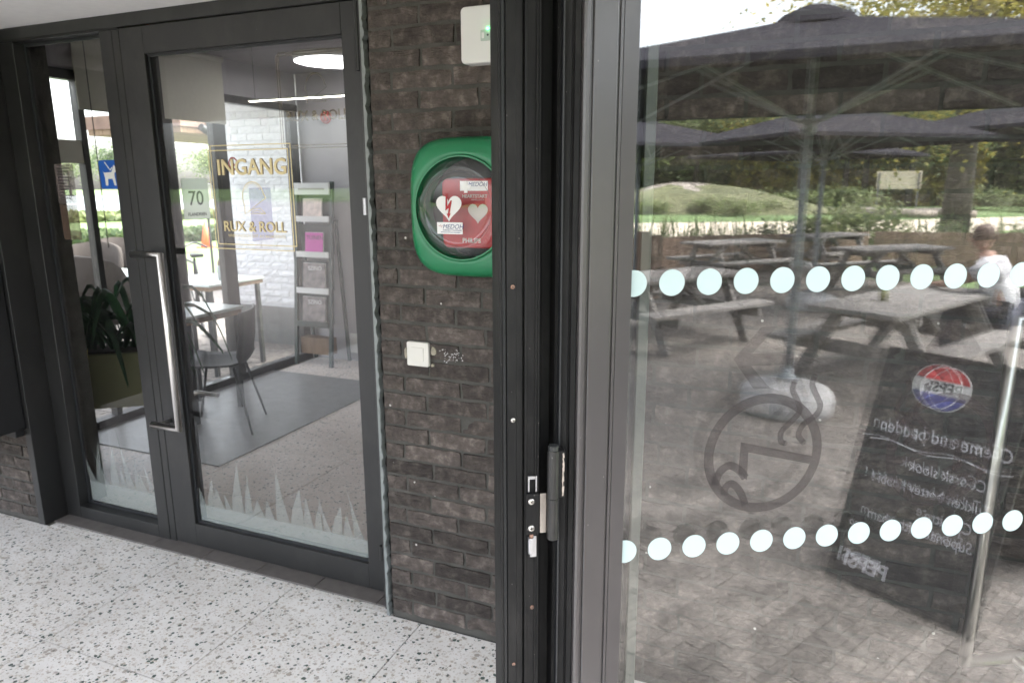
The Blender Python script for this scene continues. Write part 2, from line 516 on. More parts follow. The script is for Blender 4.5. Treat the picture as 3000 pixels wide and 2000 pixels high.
# ------------------------------------------------------------------ mesh builders
class MB:
    def __init__(s):
        s.v = []
        s.f = []
    def add(s, vs, fs):
        o = len(s.v)
        s.v += [tuple(v) for v in vs]
        s.f += [tuple(i + o for i in f) for f in fs]
        return s
    def box(s, x0, x1, y0, y1, z0, z1):
        return s.add([(x0, y0, z0), (x1, y0, z0), (x1, y1, z0), (x0, y1, z0), (x0, y0, z1), (x1, y0, z1), (x1, y1, z1), (x0, y1, z1)],
                     [(0, 3, 2, 1), (4, 5, 6, 7), (0, 1, 5, 4), (1, 2, 6, 5), (2, 3, 7, 6), (3, 0, 4, 7)])
    def prism(s, poly, z0, z1):
        """poly in (x, y), counter-clockwise from above, extruded in z"""
        n = len(poly)
        vs = [(x, y, z0) for x, y in poly] + [(x, y, z1) for x, y in poly]
        fs = [tuple(range(n - 1, -1, -1)), tuple(range(n, 2 * n))]
        fs += [(i, (i + 1) % n, n + (i + 1) % n, n + i) for i in range(n)]
        return s.add(vs, fs)
    def bar(s, a, b, w, h, up=(0, 0, 1)):
        """rectangular bar from a to b, w across, h along up"""
        a, b = Vector(a), Vector(b)
        d = (b - a).normalized()
        u = Vector(up)
        r = d.cross(u).normalized()
        u = r.cross(d).normalized()
        vs = []
        for p in (a, b):
            for sx, sy in ((-1, -1), (1, -1), (1, 1), (-1, 1)):
                vs.append(p + r * (sx * w / 2) + u * (sy * h / 2))
        return s.add(vs, [(0, 1, 2, 3), (7, 6, 5, 4), (0, 4, 5, 1), (1, 5, 6, 2), (2, 6, 7, 3), (3, 7, 4, 0)])
    def tube(s, pts, r, seg=10, cap=True):
        pts = [Vector(p) for p in pts]
        rs = r if isinstance(r, (list, tuple)) else [r] * len(pts)
        rings = []
        vs = []
        prev = None
        for i, p in enumerate(pts):
            if i == 0:
                d = pts[1] - pts[0]
            elif i == len(pts) - 1:
                d = pts[-1] - pts[-2]
            else:
                d = (pts[i + 1] - p).normalized() + (p - pts[i - 1]).normalized()
            d.normalize()
            if prev is None:
                ref = Vector((0, 0, 1)) if abs(d.z) < 0.9 else Vector((1, 0, 0))
                a = d.cross(ref).normalized()
            else:
                a = (prev - d * prev.dot(d)).normalized()
            prev = a
            b = d.cross(a)
            for k in range(seg):
                t = 2 * math.pi * k / seg
                vs.append(p + (a * math.cos(t) + b * math.sin(t)) * rs[i])
        fs = []
        for i in range(len(pts) - 1):
            for k in range(seg):
                k2 = (k + 1) % seg
                fs.append((i * seg + k, (i + 1) * seg + k, (i + 1) * seg + k2, i * seg + k2))
        if cap:
            fs.append(tuple(range(seg)))
            fs.append(tuple(range(len(pts) * seg - 1, (len(pts) - 1) * seg - 1, -1)))
        return s.add(vs, fs)
    def lathe(s, prof, seg=24, c=(0, 0, 0), sx=1.0, sy=1.0):
        vs = []
        for r, z in prof:
            for k in range(seg):
                t = 2 * math.pi * k / seg
                vs.append((c[0] + sx * r * math.cos(t), c[1] + sy * r * math.sin(t), c[2] + z))
        fs = []
        for i in range(len(prof) - 1):
            for k in range(seg):
                k2 = (k + 1) % seg
                fs.append((i * seg + k, i * seg + k2, (i + 1) * seg + k2, (i + 1) * seg + k))
        fs.append(tuple(range(seg - 1, -1, -1)))
        n = (len(prof) - 1) * seg
        fs.append(tuple(range(n, n + seg)))
        return s.add(vs, fs)
    def xf(s, mat):
        s.v = [tuple(mat @ Vector(v)) for v in s.v]
        return s
    def mesh(s, name, mat=None, smooth=False):
        me = bpy.data.meshes.new(name)
        me.from_pydata(s.v, [], s.f)
        if mat:
            me.materials.append(mat)
        if smooth:
            for p in me.polygons:
                p.use_smooth = True
        me.update()
        return me
    def build(s, name, mat, parent=None, smooth=False, bevel=0.0, seg=1, auto=None):
        me = s.mesh(name, mat, smooth)
        return put(name, me, parent, bevel, seg, auto)

def put(name, me, parent=None, bevel=0.0, seg=1, auto=None):
    o = bpy.data.objects.new(name, me)
    COL.objects.link(o)
    if parent:
        o.parent = parent
    if bevel:
        b = o.modifiers.new("bevel", 'BEVEL')
        b.width = bevel
        b.segments = seg
        b.limit_method = 'ANGLE'
    return o

def tag(o, label, cat, group=None, kind=None):
    o['label'] = label
    o['category'] = cat
    if group:
        o['group'] = group
    if kind:
        o['kind'] = kind
    return o

def empty(name, loc, rz=0.0):
    o = bpy.data.objects.new(name, None)
    o.empty_display_size = 0.1
    COL.objects.link(o)
    o.location = loc
    o.rotation_euler = (0, 0, rz)
    return o

def struct(o):
    o['kind'] = 'structure'
    return o

def copy_tree(o, parent=None):
    c = o.copy()
    COL.objects.link(c)
    c.parent = parent
    for ch in list(o.children):
        copy_tree(ch, c)
    return c

def text_mesh(txt, size, mat, shear=0.0, align='CENTER', ext=0.0006, sx=1.0, bold=0.0):
    cu = bpy.data.curves.new("lettering", 'FONT')
    cu.body = txt
    cu.size = size
    cu.shear = shear
    cu.align_x = align
    cu.align_y = 'CENTER'
    cu.extrude = ext
    cu.offset = bold
    cu.resolution_u = 3
    o = bpy.data.objects.new("lettering", cu)
    COL.objects.link(o)
    dg = bpy.context.evaluated_depsgraph_get()
    me = bpy.data.meshes.new_from_object(o.evaluated_get(dg))
    bpy.data.objects.remove(o)
    bpy.data.curves.remove(cu)
    me.materials.clear()
    me.materials.append(mat)
    if sx != 1.0:
        me.transform(Matrix.Scale(sx, 4, Vector((1, 0, 0))))
    return me

def frame_mat(origin, right, up, normal):
    r, u, n, o = Vector(right), Vector(up), Vector(normal), Vector(origin)
    return Matrix(((r.x, u.x, n.x, o.x), (r.y, u.y, n.y, o.y), (r.z, u.z, n.z, o.z), (0, 0, 0, 1)))

def flat(poly, t=0.0008):
    """thin plate from a 2D polygon lying in local XY"""
    return MB().prism(poly, 0.0, t)

def ring_poly_mb(r0, r1, seg=48, t=0.0008):
    mb = MB()
    vs = []
    for k in range(seg):
        a = 2 * math.pi * k / seg
        for r, z in ((r0, 0), (r1, 0), (r1, t), (r0, t)):
            vs.append((r * math.cos(a), r * math.sin(a), z))
    fs = []
    for k in range(seg):
        i, j = k * 4, ((k + 1) % seg) * 4
        for e in range(4):
            e2 = (e + 1) % 4
            fs.append((i + e, j + e, j + e2, i + e2))
    return mb.add(vs, fs)

def stroke_mb(pts, w, t=0.0008, round_end=True):
    """flat ribbon along a 2D polyline"""
    mb = MB()
    P = [Vector((p[0], p[1])) for p in pts]
    L, Rr = [], []
    for i, p in enumerate(P):
        if i == 0:
            d = P[1] - P[0]
        elif i == len(P) - 1:
            d = P[-1] - P[-2]
        else:
            d = (P[i + 1] - p).normalized() + (p - P[i - 1]).normalized()
        d.normalize()
        n = Vector((-d.y, d.x)) * w / 2
        L.append(p + n)
        Rr.append(p - n)
    n = len(P)
    vs = [(q.x, q.y, 0) for q in L] + [(q.x, q.y, 0) for q in Rr] + [(q.x, q.y, t) for q in L] + [(q.x, q.y, t) for q in Rr]
    fs = []
    for i in range(n - 1):
        fs.append((2 * n + i, 3 * n + i, 3 * n + i + 1, 2 * n + i + 1))
        fs.append((i, i + 1, n + i + 1, n + i))
        fs.append((i, 2 * n + i, 2 * n + i + 1, i + 1))
        fs.append((n + i, n + i + 1, 3 * n + i + 1, 3 * n + i))
    mb.add(vs, fs)
    if round_end:
        for p in (P[0], P[-1]):
            mb.add([(p.x + w / 2 * math.cos(a * math.pi / 6), p.y + w / 2 * math.sin(a * math.pi / 6), t * 0.97) for a in range(12)], [tuple(range(12))])
    return mb

def smooth_path(pts, n=6):
    P = [Vector(p) for p in pts]
    out = []
    for i in range(len(P) - 1):
        p0 = P[max(i - 1, 0)]
        p1, p2 = P[i], P[i + 1]
        p3 = P[min(i + 2, len(P) - 1)]
        for k in range(n):
            t = k / n
            out.append(0.5 * ((2 * p1) + (p2 - p0) * t + (2 * p0 - 5 * p1 + 4 * p2 - p3) * t * t + (3 * p1 - p0 - 3 * p2 + p3) * t ** 3))
    out.append(P[-1])
    return out

def leaf_cloud(n, radii, size, seed, shell=0.55, center=(0, 0, 0), lumps=7, flatten=0.0):
    """many small leaf quads gathered in clumps through an ellipsoid"""
    rng = np.random.default_rng(seed)
    cl = rng.normal(size=(lumps, 3))
    cl /= np.linalg.norm(cl, axis=1)[:, None]
    cl *= rng.uniform(0.25, 0.85, size=(lumps, 1))
    which = rng.integers(0, lumps, n)
    p = cl[which] + rng.normal(size=(n, 3)) * 0.22 * rng.uniform(0.6, 1.4, size=(lumps, 1))[which]
    p = p * np.array(radii) + np.array(center)
    nrm = rng.normal(size=(n, 3))
    nrm[:, 2] = np.abs(nrm[:, 2]) + 0.3
    nrm /= np.linalg.norm(nrm, axis=1)[:, None]
    a = np.cross(nrm, rng.normal(size=(n, 3)))
    a /= np.linalg.norm(a, axis=1)[:, None]
    b = np.cross(nrm, a)
    sz = size * rng.uniform(0.6, 1.4, size=(n, 1))
    v = np.stack([p - a * sz, p - b * sz * 0.55, p + a * sz, p + b * sz * 0.55], axis=1).reshape(-1, 3)
    me = bpy.data.meshes.new("leaves")
    me.vertices.add(4 * n)
    me.vertices.foreach_set("co", v.astype(np.float32).ravel())
    me.loops.add(4 * n)
    me.loops.foreach_set("vertex_index", np.arange(4 * n, dtype=np.int32))
    me.polygons.add(n)
    me.polygons.foreach_set("loop_start", np.arange(0, 4 * n, 4, dtype=np.int32))
    me.update(calc_edges=True)
    me.validate()
    return me

# door-leaf frame: s along the leaf, n towards the camera, z up
DO = Vector((0.0, -0.66025672, 0.0))
DD = Vector((0.85863863, 0.51258141, 0.0))
DN = Vector((0.51258141, -0.85863863, 0.0))
ZT = -0.13          # terrace level
DOOR_MAT = frame_mat(DO, DD, -DN, (0, 0, 1))   # local x = s, local y = -n, local z = up

# ================================================================== LARGE STRUCTURE
# ground sheet reaching the horizon
ground = struct(MB().add([(-600, -600, ZT - 0.04), (600, -600, ZT - 0.04), (600, 600, ZT - 0.04), (-600, 600, ZT - 0.04)], [(0, 1, 2, 3)]).build("ground", m_grass))

# porch floor: terrazzo tiles on a grout bed
floor = struct(MB().box(-4.215, 0.205, -3.6, 0.125, ZT, -0.012).build("porch_floor", m_grout))
xs = [-4.2 + 0.6 * i for i in range(8)] + [0.2]
ys = [-3.6 + 0.6 * i for i in range(7)]
for i in range(len(xs) - 1):
    for j in range(len(ys) - 1):
        g = 0.0022
        dz = random.uniform(-0.0006, 0.0006)
        MB().box(xs[i] + g, xs[i + 1] - g, ys[j] + g, ys[j + 1] - g, -0.0115, dz).build("tile", m_terrazzo, floor)
for i in range(1, 5):
    g = 0.0016
    MB().box(xs[i] + g + (0.36 if i == 1 else 0), (xs[i + 1] if i < 4 else -1.33) - g, 0.0016, 0.034, -0.0115, 0.0002).build("edge_tile", m_terrazzo, floor)

# paved forecourt in front and to the left of the porch
struct(MB().add([(-70, -70, ZT - 0.02), (0.208, -70, ZT - 0.02), (0.208, -3.605, ZT - 0.02), (-4.22, -3.605, ZT - 0.02), (-4.22, 0.0, ZT - 0.02), (-13.0, 0.0, ZT - 0.02), (-70, -25.0, ZT - 0.02)], [(0, 1, 2, 3, 4, 5, 6)]).build("forecourt", M("forecourt_clinker", (0.17, 0.155, 0.145), 0.9, 0.2, 5)))
# soffit over the porch
struct(MB().box(-7.0, 0.66, -3.4, 0.105, 2.2405, 2.44).build("porch_soffit", m_soffit))

# ------------------------------------------------------------------ brick walls
def brick_mesh(L, h, d, seed, amp=0.0032):
    rng = random.Random(seed)
    nx, nz = 6, 3
    mb = MB()
    vs = []
    for j in range(nz + 1):
        for i in range(nx + 1):
            x = -L / 2 + L * i / nx
            z = -h / 2 + h * j / nz
            ex = i in (0, nx)
            ez = j in (0, nz)
            y = -d / 2 + rng.uniform(-amp, amp) + (0.0026 if (ex or ez) else 0)
            if ex:
                x += rng.uniform(-0.0018, 0.0018)
            if ez:
                z += rng.uniform(-0.0020, 0.0020)
            vs.append((x, y, z))
    fs = []
    w = nx + 1
    for j in range(nz):
        for i in range(nx):
            fs.append((j * w + i, j * w + i + 1, (j + 1) * w + i + 1, (j + 1) * w + i))
    n = len(vs)
    ring = [i for i in range(w)] + [j * w + nx for j in range(1, nz + 1)] + [nz * w + i for i in range(nx - 1, -1, -1)] + [j * w for j in range(nz - 1, 0, -1)]
    for k in ring:
        vs.append((vs[k][0], d / 2, vs[k][2]))
    m = len(ring)
    for k in range(m):
        k2 = (k + 1) % m
        fs.append((ring[k2], ring[k], n + k, n + k2))
    return mb.add(vs, fs)

BR = {}
def brick_variant(L, h, d, mat, key):
    k = (round(L, 3), h, key)
    if k not in BR:
        BR[k] = [brick_mesh(L, h, d, 31 * i + int(L * 1000)).mesh("brick", mat) for i in range(6)]
    return random.choice(BR[k])

def brick_field(parent, x0, x1, z0, z1, yf, mat, pitch=0.062, phase=0.3, blen=0.208, joint=0.012, bh=0.050, depth=0.03, first=(0.075, 0.175), rowjit=0.02, limit=300, rank=None, key='a'):
    """bricks laid in half bond with their faces near y = yf; the best-ranked ones are objects, the rest one part"""
    spots = []
    r = 0
    z = (math.floor(z0 / pitch) + phase) * pitch
    while z + pitch < z1 + pitch:
        zc = z + pitch / 2
        if zc - bh / 2 > z0 - 0.03 and zc + bh / 2 < z1 + 0.03:
            x = x0
            L = first[r % 2] + random.uniform(-rowjit, rowjit) * 0.4
            while x < x1 - 0.02:
                Lc = min(L, x1 - x)
                if Lc > 0.03:
                    spots.append((x + Lc / 2, zc, Lc))
                x += Lc + joint
                L = random.choice((blen - 0.012, blen - 0.004, blen, blen + 0.005))
                if x + L > x1:
                    L = x1 - x
        z += pitch
        r += 1
    if rank:
        spots.sort(key=rank)
    rest = MB()
    for i, (xc, zc, L) in enumerate(spots):
        Lq = round(L * 200) / 200
        me = brick_variant(Lq, bh, depth, mat, key)
        loc = Vector((xc, yf + depth / 2 + random.uniform(-0.0025, 0.0025), zc + random.uniform(-0.0012, 0.0012)))
        if i < limit:
            o = put("brick", me, parent)
            o.location = loc
            o.rotation_euler = (random.uniform(-0.008, 0.008), random.uniform(-0.006, 0.006), random.uniform(-0.01, 0.01))
            if random.random() < 0.5:
                o.scale = (-1, 1, -1)
        else:
            rest.add([Vector(v.co) + loc for v in me.vertices], [tuple(p.vertices) for p in me.polygons])
    if rest.v:
        o = rest.build("bricks_beyond", mat, parent)
        o['kind'] = 'stuff'

wall_r = MB().box(-1.322, 1.25, 0.0068, 0.34, ZT, 2.2385).build("brick_wall", m_mortar)
tag(wall_r, "dark brown brick wall right of the entrance door, running on behind the glass door", "wall")
brick_field(wall_r, -1.32, 1.25, 0.0, 2.24, 0.0, m_brick, rank=lambda s: abs(s[0] + 0.35) + 0.02 * s[1])
wall_l = MB().box(-4.6, -3.285, 0.0068, 0.34, ZT, 2.2385).build("brick_wall", m_mortar)
tag(wall_l, "short dark brick wall at the far left edge, left of the side window", "wall")
brick_field(wall_l, -4.6, -3.285, 0.0, 0.62, 0.0, m_brick, limit=90)
# dark wall above the soffit line, over the lobby
struct(MB().box(-4.6, 1.25, 0.13, 0.34, 2.262, 2.95).build("lintel_wall", m_mortar))

# mortar dabs round the light switch and scuffs near the floor
dab = MB()
for (cx, cz, w, h) in ((-1.115, 1.045, 0.022, 0.035), (-1.120, 0.996, 0.012, 0.012), (-1.222, 1.03, 0.010, 0.04)):
    pts = [(cx + w / 2 * math.cos(a) * random.uniform(0.75, 1.1), cz + h / 2 * math.sin(a) * random.uniform(0.75, 1.1)) for a in [k * math.pi / 5 for k in range(10)]]
    dab.add([(x, -0.004, z) for x, z in pts] + [(x, 0.01, z) for x, z in pts], [tuple(range(9, -1, -1))] + [(k, (k + 1) % 10, 10 + (k + 1) % 10, 10 + k) for k in range(10)])
dab.build("mortar_patch", M("patch_mortar", (0.30, 0.27, 0.21), 0.9, 0.2, 40, bump=0.3, bscale=200), wall_r)
whit = MB()
for k in range(60):
    cx, cz = -1.04 + random.gauss(0, 0.020), 1.037 + random.gauss(0, 0.010)
    r = random.uniform(0.0008, 0.0034)
    whit.add([(cx + r * math.cos(a), -0.0058, cz + r * 0.7 * math.sin(a)) for a in [q * math.pi / 3 for q in range(6)]], [(0, 1, 2, 3, 4, 5)])
whit.build("lime_bloom", M("lime_bloom", (0.45, 0.44, 0.43), 0.95, 0.2, 40), wall_r)

# ================================================================== ENTRANCE
YF = 0.11
ent = empty("entrance_portal", (-2.3, YF, 0))
tag(ent, "dark grey aluminium entrance frame with a narrow side window and stone threshold", "door frame")
def EB():
    return MB()
def eb(name, x0, x1, y0, y1, z0, z1, mat=m_frame, bevel=0.0015, parent=ent):
    ox, oy = (-2.3, YF) if parent is ent else (0, 0)
    return MB().box(x0 - ox, x1 - ox, y0 - oy, y1 - oy, z0, z1).build(name, mat, parent, bevel=bevel)
eb("reveal_cladding", -3.303, -3.262, -0.006, YF, 0.0, 2.239)
eb("side_stile", -3.262, -3.165, YF, YF + 0.07, 0.0, 2.186)
eb("mullion", -2.645, -2.578, YF, YF + 0.07, 0.0, 2.186)
eb("mullion_strip", -2.5765, -2.541, YF + 0.002, YF + 0.07, 0.0, 2.186)
eb("head", -3.262, -1.40, YF - 0.002, YF + 0.07, 2.1935, 2.239)
eb("side_head", -3.262, -2.541, YF, YF + 0.07, 2.1865, 2.193)
eb("side_sill", -3.165, -2.645, YF, YF + 0.07, 0.0, 0.066)
eb("hinge_stile", -1.4065, -1.325, YF + 0.004, YF + 0.07, 0.0, 2.193)
eb("cover_strip", -1.372, -1.345, YF - 0.085, YF + 0.003, 0.0, 2.239)
sb = MB()
for (x0, x1, z0, z1) in ((-3.165, -3.153, 0.066, 2.186), (-2.657, -2.645, 0.066, 2.186), (-3.153, -2.657, 0.066, 0.078), (-3.153, -2.657, 2.174, 2.186)):
    sb.box(x0 + 2.3, x1 + 2.3, 0.047, 0.056, z0, z1)
sb.build("glazing_gasket", m_gasket, ent)
MB().box(-3.163 + 2.3, -2.647 + 2.3, 0.0565, 0.0745, 0.067, 2.185).build("pane", m_pane, ent)
# threshold stones
xt = [-3.258, -2.92, -2.62, -2.32, -2.02, -1.72, -1.42, -1.335]
for a, b in zip(xt[:-1], xt[1:]):
    MB().box(a + 0.0015 + 2.3, b - 0.0015 + 2.3, 0.0355 - YF, 0.18 - YF, -0.012, 0.006 + random.uniform(-0.0004, 0.0004)).build("threshold_stone", m_thresh, ent, bevel=0.001)
# sealant strip against the brick edge
seal = MB()
zz = 0.0
prev = None
vs = []
while zz < 2.239:
    w = 0.008 + 0.005 * (0.5 + 0.5 * math.sin(zz / 0.062 * 2 * math.pi)) + random.uniform(-0.003, 0.003)
    vs.append((-1.345, zz, -1.345 + w))
    zz += 0.0125
n = len(vs)
seal.add([(a + 2.3, -0.006 - YF, z) for a, z, b in vs] + [(b + 2.3, -0.006 - YF, z) for a, z, b in vs] + [(a + 2.3, 0.02 - YF, z) for a, z, b in vs] + [(b + 2.3, 0.02 - YF, z) for a, z, b in vs],
         [(i, n + i, n + i + 1, i + 1) for i in range(n - 1)] + [(i, i + 1, 2 * n + i + 1, 2 * n + i) for i in range(n - 1)] + [(n + i, 3 * n + i, 3 * n + i + 1, n + i + 1) for i in range(n - 1)])
seal.build("sealant", m_seal, ent)

def on_entrance(mb_or_me, name, mat, parent, x, z, y):
    """flat graphic facing the porch"""
    me = mb_or_me.mesh(name, mat) if isinstance(mb_or_me, MB) else mb_or_me
    o = put(name, me, parent)
    px_, py_ = (parent.location.x, parent.location.y) if parent else (0, 0)
    o.location = (x - px_, y - py_, z)
    o.rotation_euler = (math.pi / 2, 0, 0)
    return o
# sign with the white dog on its lead, stuck on the side pane
YG = YF + 0.0555
def rrect(w, h, r, seg=5):
    pts = []
    for cx, cy, a0 in ((w / 2 - r, h / 2 - r, 0), (-w / 2 + r, h / 2 - r, 90), (-w / 2 + r, -h / 2 + r, 180), (w / 2 - r, -h / 2 + r, 270)):
        for k in range(seg + 1):
            a = RAD(a0 + 90 * k / seg)
            pts.append((cx + r * math.cos(a), cy + r * math.sin(a)))
    return pts
dogs = on_entrance(flat(rrect(0.118, 0.118, 0.008), 0.001), "dog_sign", m_signblue, ent, -2.748, 1.638, YG)
dog = [(-0.040, 0.015), (-0.034, 0.009), (-0.022, 0.008), (0.012, 0.010), (0.020, 0.022), (0.028, 0.040), (0.034, 0.036), (0.046, 0.020), (0.044, 0.010), (0.030, 0.008), (0.028, -0.004), (0.034, -0.046), (0.022, -0.046), (0.014, -0.018), (-0.012, -0.018), (-0.016, -0.046), (-0.030, -0.046), (-0.030, -0.012), (-0.034, 0.004)]
bm = bmesh.new()
fv = [bm.verts.new((x, y, 0.0016)) for x, y in dog]
bm.faces.new(fv)
bmesh.ops.triangulate(bm, faces=bm.faces[:])
me = bpy.data.meshes.new("dog_mark")
bm.to_mesh(me)
bm.free()
me.materials.append(m_white)
put("dog_mark", me, dogs)
put("lead_mark", stroke_mb([(-0.022, 0.050), (0.006, 0.018), (0.018, 0.028)], 0.005, 0.0017).mesh("lead_mark", m_white), dogs)
# house-rules sheet and poster behind the side pane
sh = on_entrance(flat([(-0.06, -0.085), (0.06, -0.085), (0.06, 0.085), (-0.06, 0.085)], 0.0008), "notice_sheet", filmmat("notice_film", (0.28, 0.22, 0.22), 0.45), ent, -3.06, 1.60, YG + 0.022)
put("notice_lines", (lambda mb: [mb.box(-0.045, 0.045 - 0.02 * (k % 3), 0.066 - k * 0.013, 0.069 - k * 0.013, 0.001, 0.0013) for k in range(11)] and mb)(MB()).mesh("notice_lines", m_ink), sh)
on_entrance(flat([(-0.058, -0.078), (0.058, -0.078), (0.058, 0.078), (-0.058, 0.078)], 0.0008), "poster_sheet", filmmat("poster_film", (0.20, 0.13, 0.10), 0.5, 0.25), ent, -3.06, 1.432, YG + 0.022)

# ------------------------------------------------------------------ entrance door leaf
XD = -1.974
door = empty("entrance_door", (XD, YF, 0))
tag(door, "dark grey framed glass entrance door with gold lettering and a steel pull handle", "door")
def db(name, x0, x1, y0, y1, z0, z1, mat=m_frame, bevel=0.0015):
    return MB().box(x0 - XD, x1 - XD, y0 - YF, y1 - YF, z0, z1).build(name, mat, door, bevel=bevel)
db("lock_stile", -2.535, -2.412, YF, YF + 0.068, 0.012, 2.188)
db("hinge_stile", -1.498, -1.411, YF, YF + 0.068, 0.012, 2.188)
db("top_rail", -2.412, -1.498, YF, YF + 0.068, 2.088, 2.188)
db("bottom_rail", -2.412, -1.498, YF, YF + 0.068, 0.012, 0.117)
gk = MB()
for (x0, x1, z0, z1) in ((-2.412, -2.402, 0.117, 2.088), (-1.508, -1.498, 0.117, 2.088), (-2.402, -1.508, 0.117, 0.126), (-2.402, -1.508, 2.079, 2.088)):
    gk.box(x0 - XD, x1 - XD, 0.016, 0.026, z0, z1)
gk.build("glazing_gasket", m_gasket, door)
MB().box(-2.410 - XD, -1.500 - XD, 0.0265, 0.0465, 0.118, 2.087).build("pane", m_pane, door)
# stiles' weather brush on the lock side
db("lock_gap_seal", -2.5405, -2.5355, YF + 0.012, YF + 0.06, 0.012, 2.188, m_gasket, 0)
def pull_handle(parent, mtx, name="pull_handle", z0=0.588, z1=1.318):
    """offset D handle in local x (towards the glass), y (depth, minus = out), z"""
    h = put(name, None, parent) if False else None
    mb = MB()
    mb.tube([(0.0, 0, z0), (0.152, 0, z0), (0.152, 0, z1), (0.0, 0, z1)], 0.0155, 14)
    o = mb.xf(mtx).build(name, m_steel, parent, smooth=False)
    for p in o.data.polygons:
        p.use_smooth = len(p.vertices) == 4
    st = MB()
    for z in (z0, z1):
        st.tube([(0.028, 0, z), (0.028, 0.066, z)], 0.010, 10)
        st.lathe([(0.017, 0), (0.017, 0.004)], 14, (0, 0, 0)).v
    st2 = MB()
    for z in (z0, z1):
        st2.tube([(0.028, 0, z), (0.028, 0.066, z)], 0.010, 10)
    st2.xf(mtx).build("handle_standoff", m_steel, o, smooth=True)
    return o
pull_handle(door, Matrix.Translation((-2.524 - XD, 0.045 - YF, 0)))
# lever lock on the far side and its case
lk = MB()
lk.box(-2.47 - XD, -2.43 - XD, 0.0685, 0.078, 0.55, 0.78)
lk.tube([(-2.45 - XD, 0.078, 0.69), (-2.45 - XD, 0.12, 0.69), (-2.33 - XD, 0.12, 0.69)], 0.010, 10)
lk.build("inside_lever", m_steel, door, smooth=False)
# door hinges
for z0, z1, mt in ((1.965, 2.186, m_frame), (1.487, 1.545, m_zinc), (0.155, 0.215, m_frame)):
    mb = MB()
    mb.tube([(-1.428 - XD, -0.006, z0), (-1.428 - XD, -0.006, z1)], 0.0095, 12)
    mb.box(-1.428 - XD, -1.405 - XD, -0.010, -0.001, z0, z1)
    mb.build("hinge", mt, door, smooth=False)
# gold lettering and line frame, on the porch face of the pane
YP = YF + 0.0260
def gold(me, name, x, z, dy=0.0, mat=None):
    return on_entrance(me, name, mat, door, x, z, YP - dy)
def double_text(t, size, x, z, sx=1.0, bold=0.004, name="lettering"):
    a = gold(text_mesh(t, size, m_goldshade, sx=sx, ext=0.0003, bold=bold), name + "_shade", x + 0.004, z + 0.0015, 0.0002)
    gold(text_mesh(t, size, m_gold, sx=sx, ext=0.0003, bold=bold), name, x, z, 0.0012)
double_text("INGANG", 0.083, -1.955, 1.655, 1.03, 0.0012, "entrance_word")
double_text("RUX & ROLL", 0.056, -1.962, 1.432, 0.98, 0.0004, "name_word")
gold(text_mesh("WHEN PASSION GOT ALL INGREDIENTS", 0.0155, m_gold, ext=0.0003), "small_line", -1.955, 1.398, 0.0005)
lf = MB()
def line_rect(x0, x1, z0, z1, w=0.0036, jog=0.018):
    pts = []
    mb = MB()
    for (a, b, c, d) in ((x0, x1, z1 - w, z1), (x0, x1, z0, z0 + w), (x0, x0 + w, z0 + w, z1 - w), (x1 - w, x1, z0 + w, z1 - w)):
        mb.box(a, b, c, d, 0, 0.0006)
    return mb
gold(line_rect(-0.200, 0.186, -0.198, 0.180), "line_frame", -1.962, 1.543, 0.0007, m_gold)
gold(line_rect(-0.186, 0.200, -0.180, 0.198), "line_frame", -1.962, 1.543, 0.0014, m_gold)
# line drawing: a wedge-cut round over a small mound
arc = [(0.052 * math.cos(a), 0.052 * math.sin(a) * 1.12) for a in [RAD(12 + 196 * k / 20) for k in range(21)]]
dr = stroke_mb(arc + [(-0.046, -0.062)], 0.0034, 0.0006)
dr.add(*(lambda m: (m.v, m.f))(stroke_mb([(0.052, 0.013), (0.060, -0.002), (-0.044, -0.060), (0.054, -0.060)], 0.0032, 0.0006)))
dr.add(*(lambda m: (m.v, m.f))(stroke_mb([(-0.03, -0.054), (0.0, -0.042), (0.03, -0.040), (0.052, -0.058)], 0.0022, 0.0006)))
dr.add(*(lambda m: (m.v, m.f))(stroke_mb([(-0.01, -0.054), (0.018, -0.048), (0.04, -0.058)], 0.0018, 0.0006)))
dr.add(*(lambda m: (m.v, m.f))(stroke_mb([(0.040 * math.cos(a), 0.006 + 0.046 * math.sin(a)) for a in [RAD(30 + 120 * k / 10) for k in range(11)]], 0.0015, 0.0006)))
gold(dr, "line_drawing", -1.955, 1.545, 0.0008, m_gold)
# frosted grass along the foot of both panes
def grass_film(w, base, seed, hmax):
    rng = random.Random(seed)
    mb = MB()
    mb.box(-w / 2, w / 2, 0.0, base, 0.0, 0.0006)
    x = -w / 2
    while x < w / 2 - 0.02:
        bw = rng.uniform(0.035, 0.075)
        hgt = rng.uniform(0.2, 1.0) ** 1.2 * hmax + 0.03
        lean = rng.uniform(-0.45, 0.20) * hgt
        x1 = min(x + bw, w / 2)
        xm = (x + x1) / 2
        q = lambda t: (x + (xm + lean - x) * t ** 1.5, x1 + (xm + lean - x1) * t ** 0.8)
        pv = None
        for k in range(5):
            t = k / 5
            a, b = q(t)
            t2 = (k + 1) / 5
            a2, b2 = q(t2)
            mb.add([(a, base + hgt * t, 0.0006), (b, base + hgt * t, 0.0006), (b2, base + hgt * t2, 0.0006), (a2, base + hgt * t2, 0.0006)], [(0, 1, 2, 3)])
        x = x1 - rng.uniform(-0.006, 0.006)
    return mb
on_entrance(grass_film(0.89, 0.075, 4, 0.24), "frosted_grass", m_frost, door, -1.955, 0.127, YP - 0.0002)
on_entrance(grass_film(0.48, 0.10, 9, 0.36), "frosted_grass", m_frost, ent, -2.905, 0.08, YG - 0.0002)

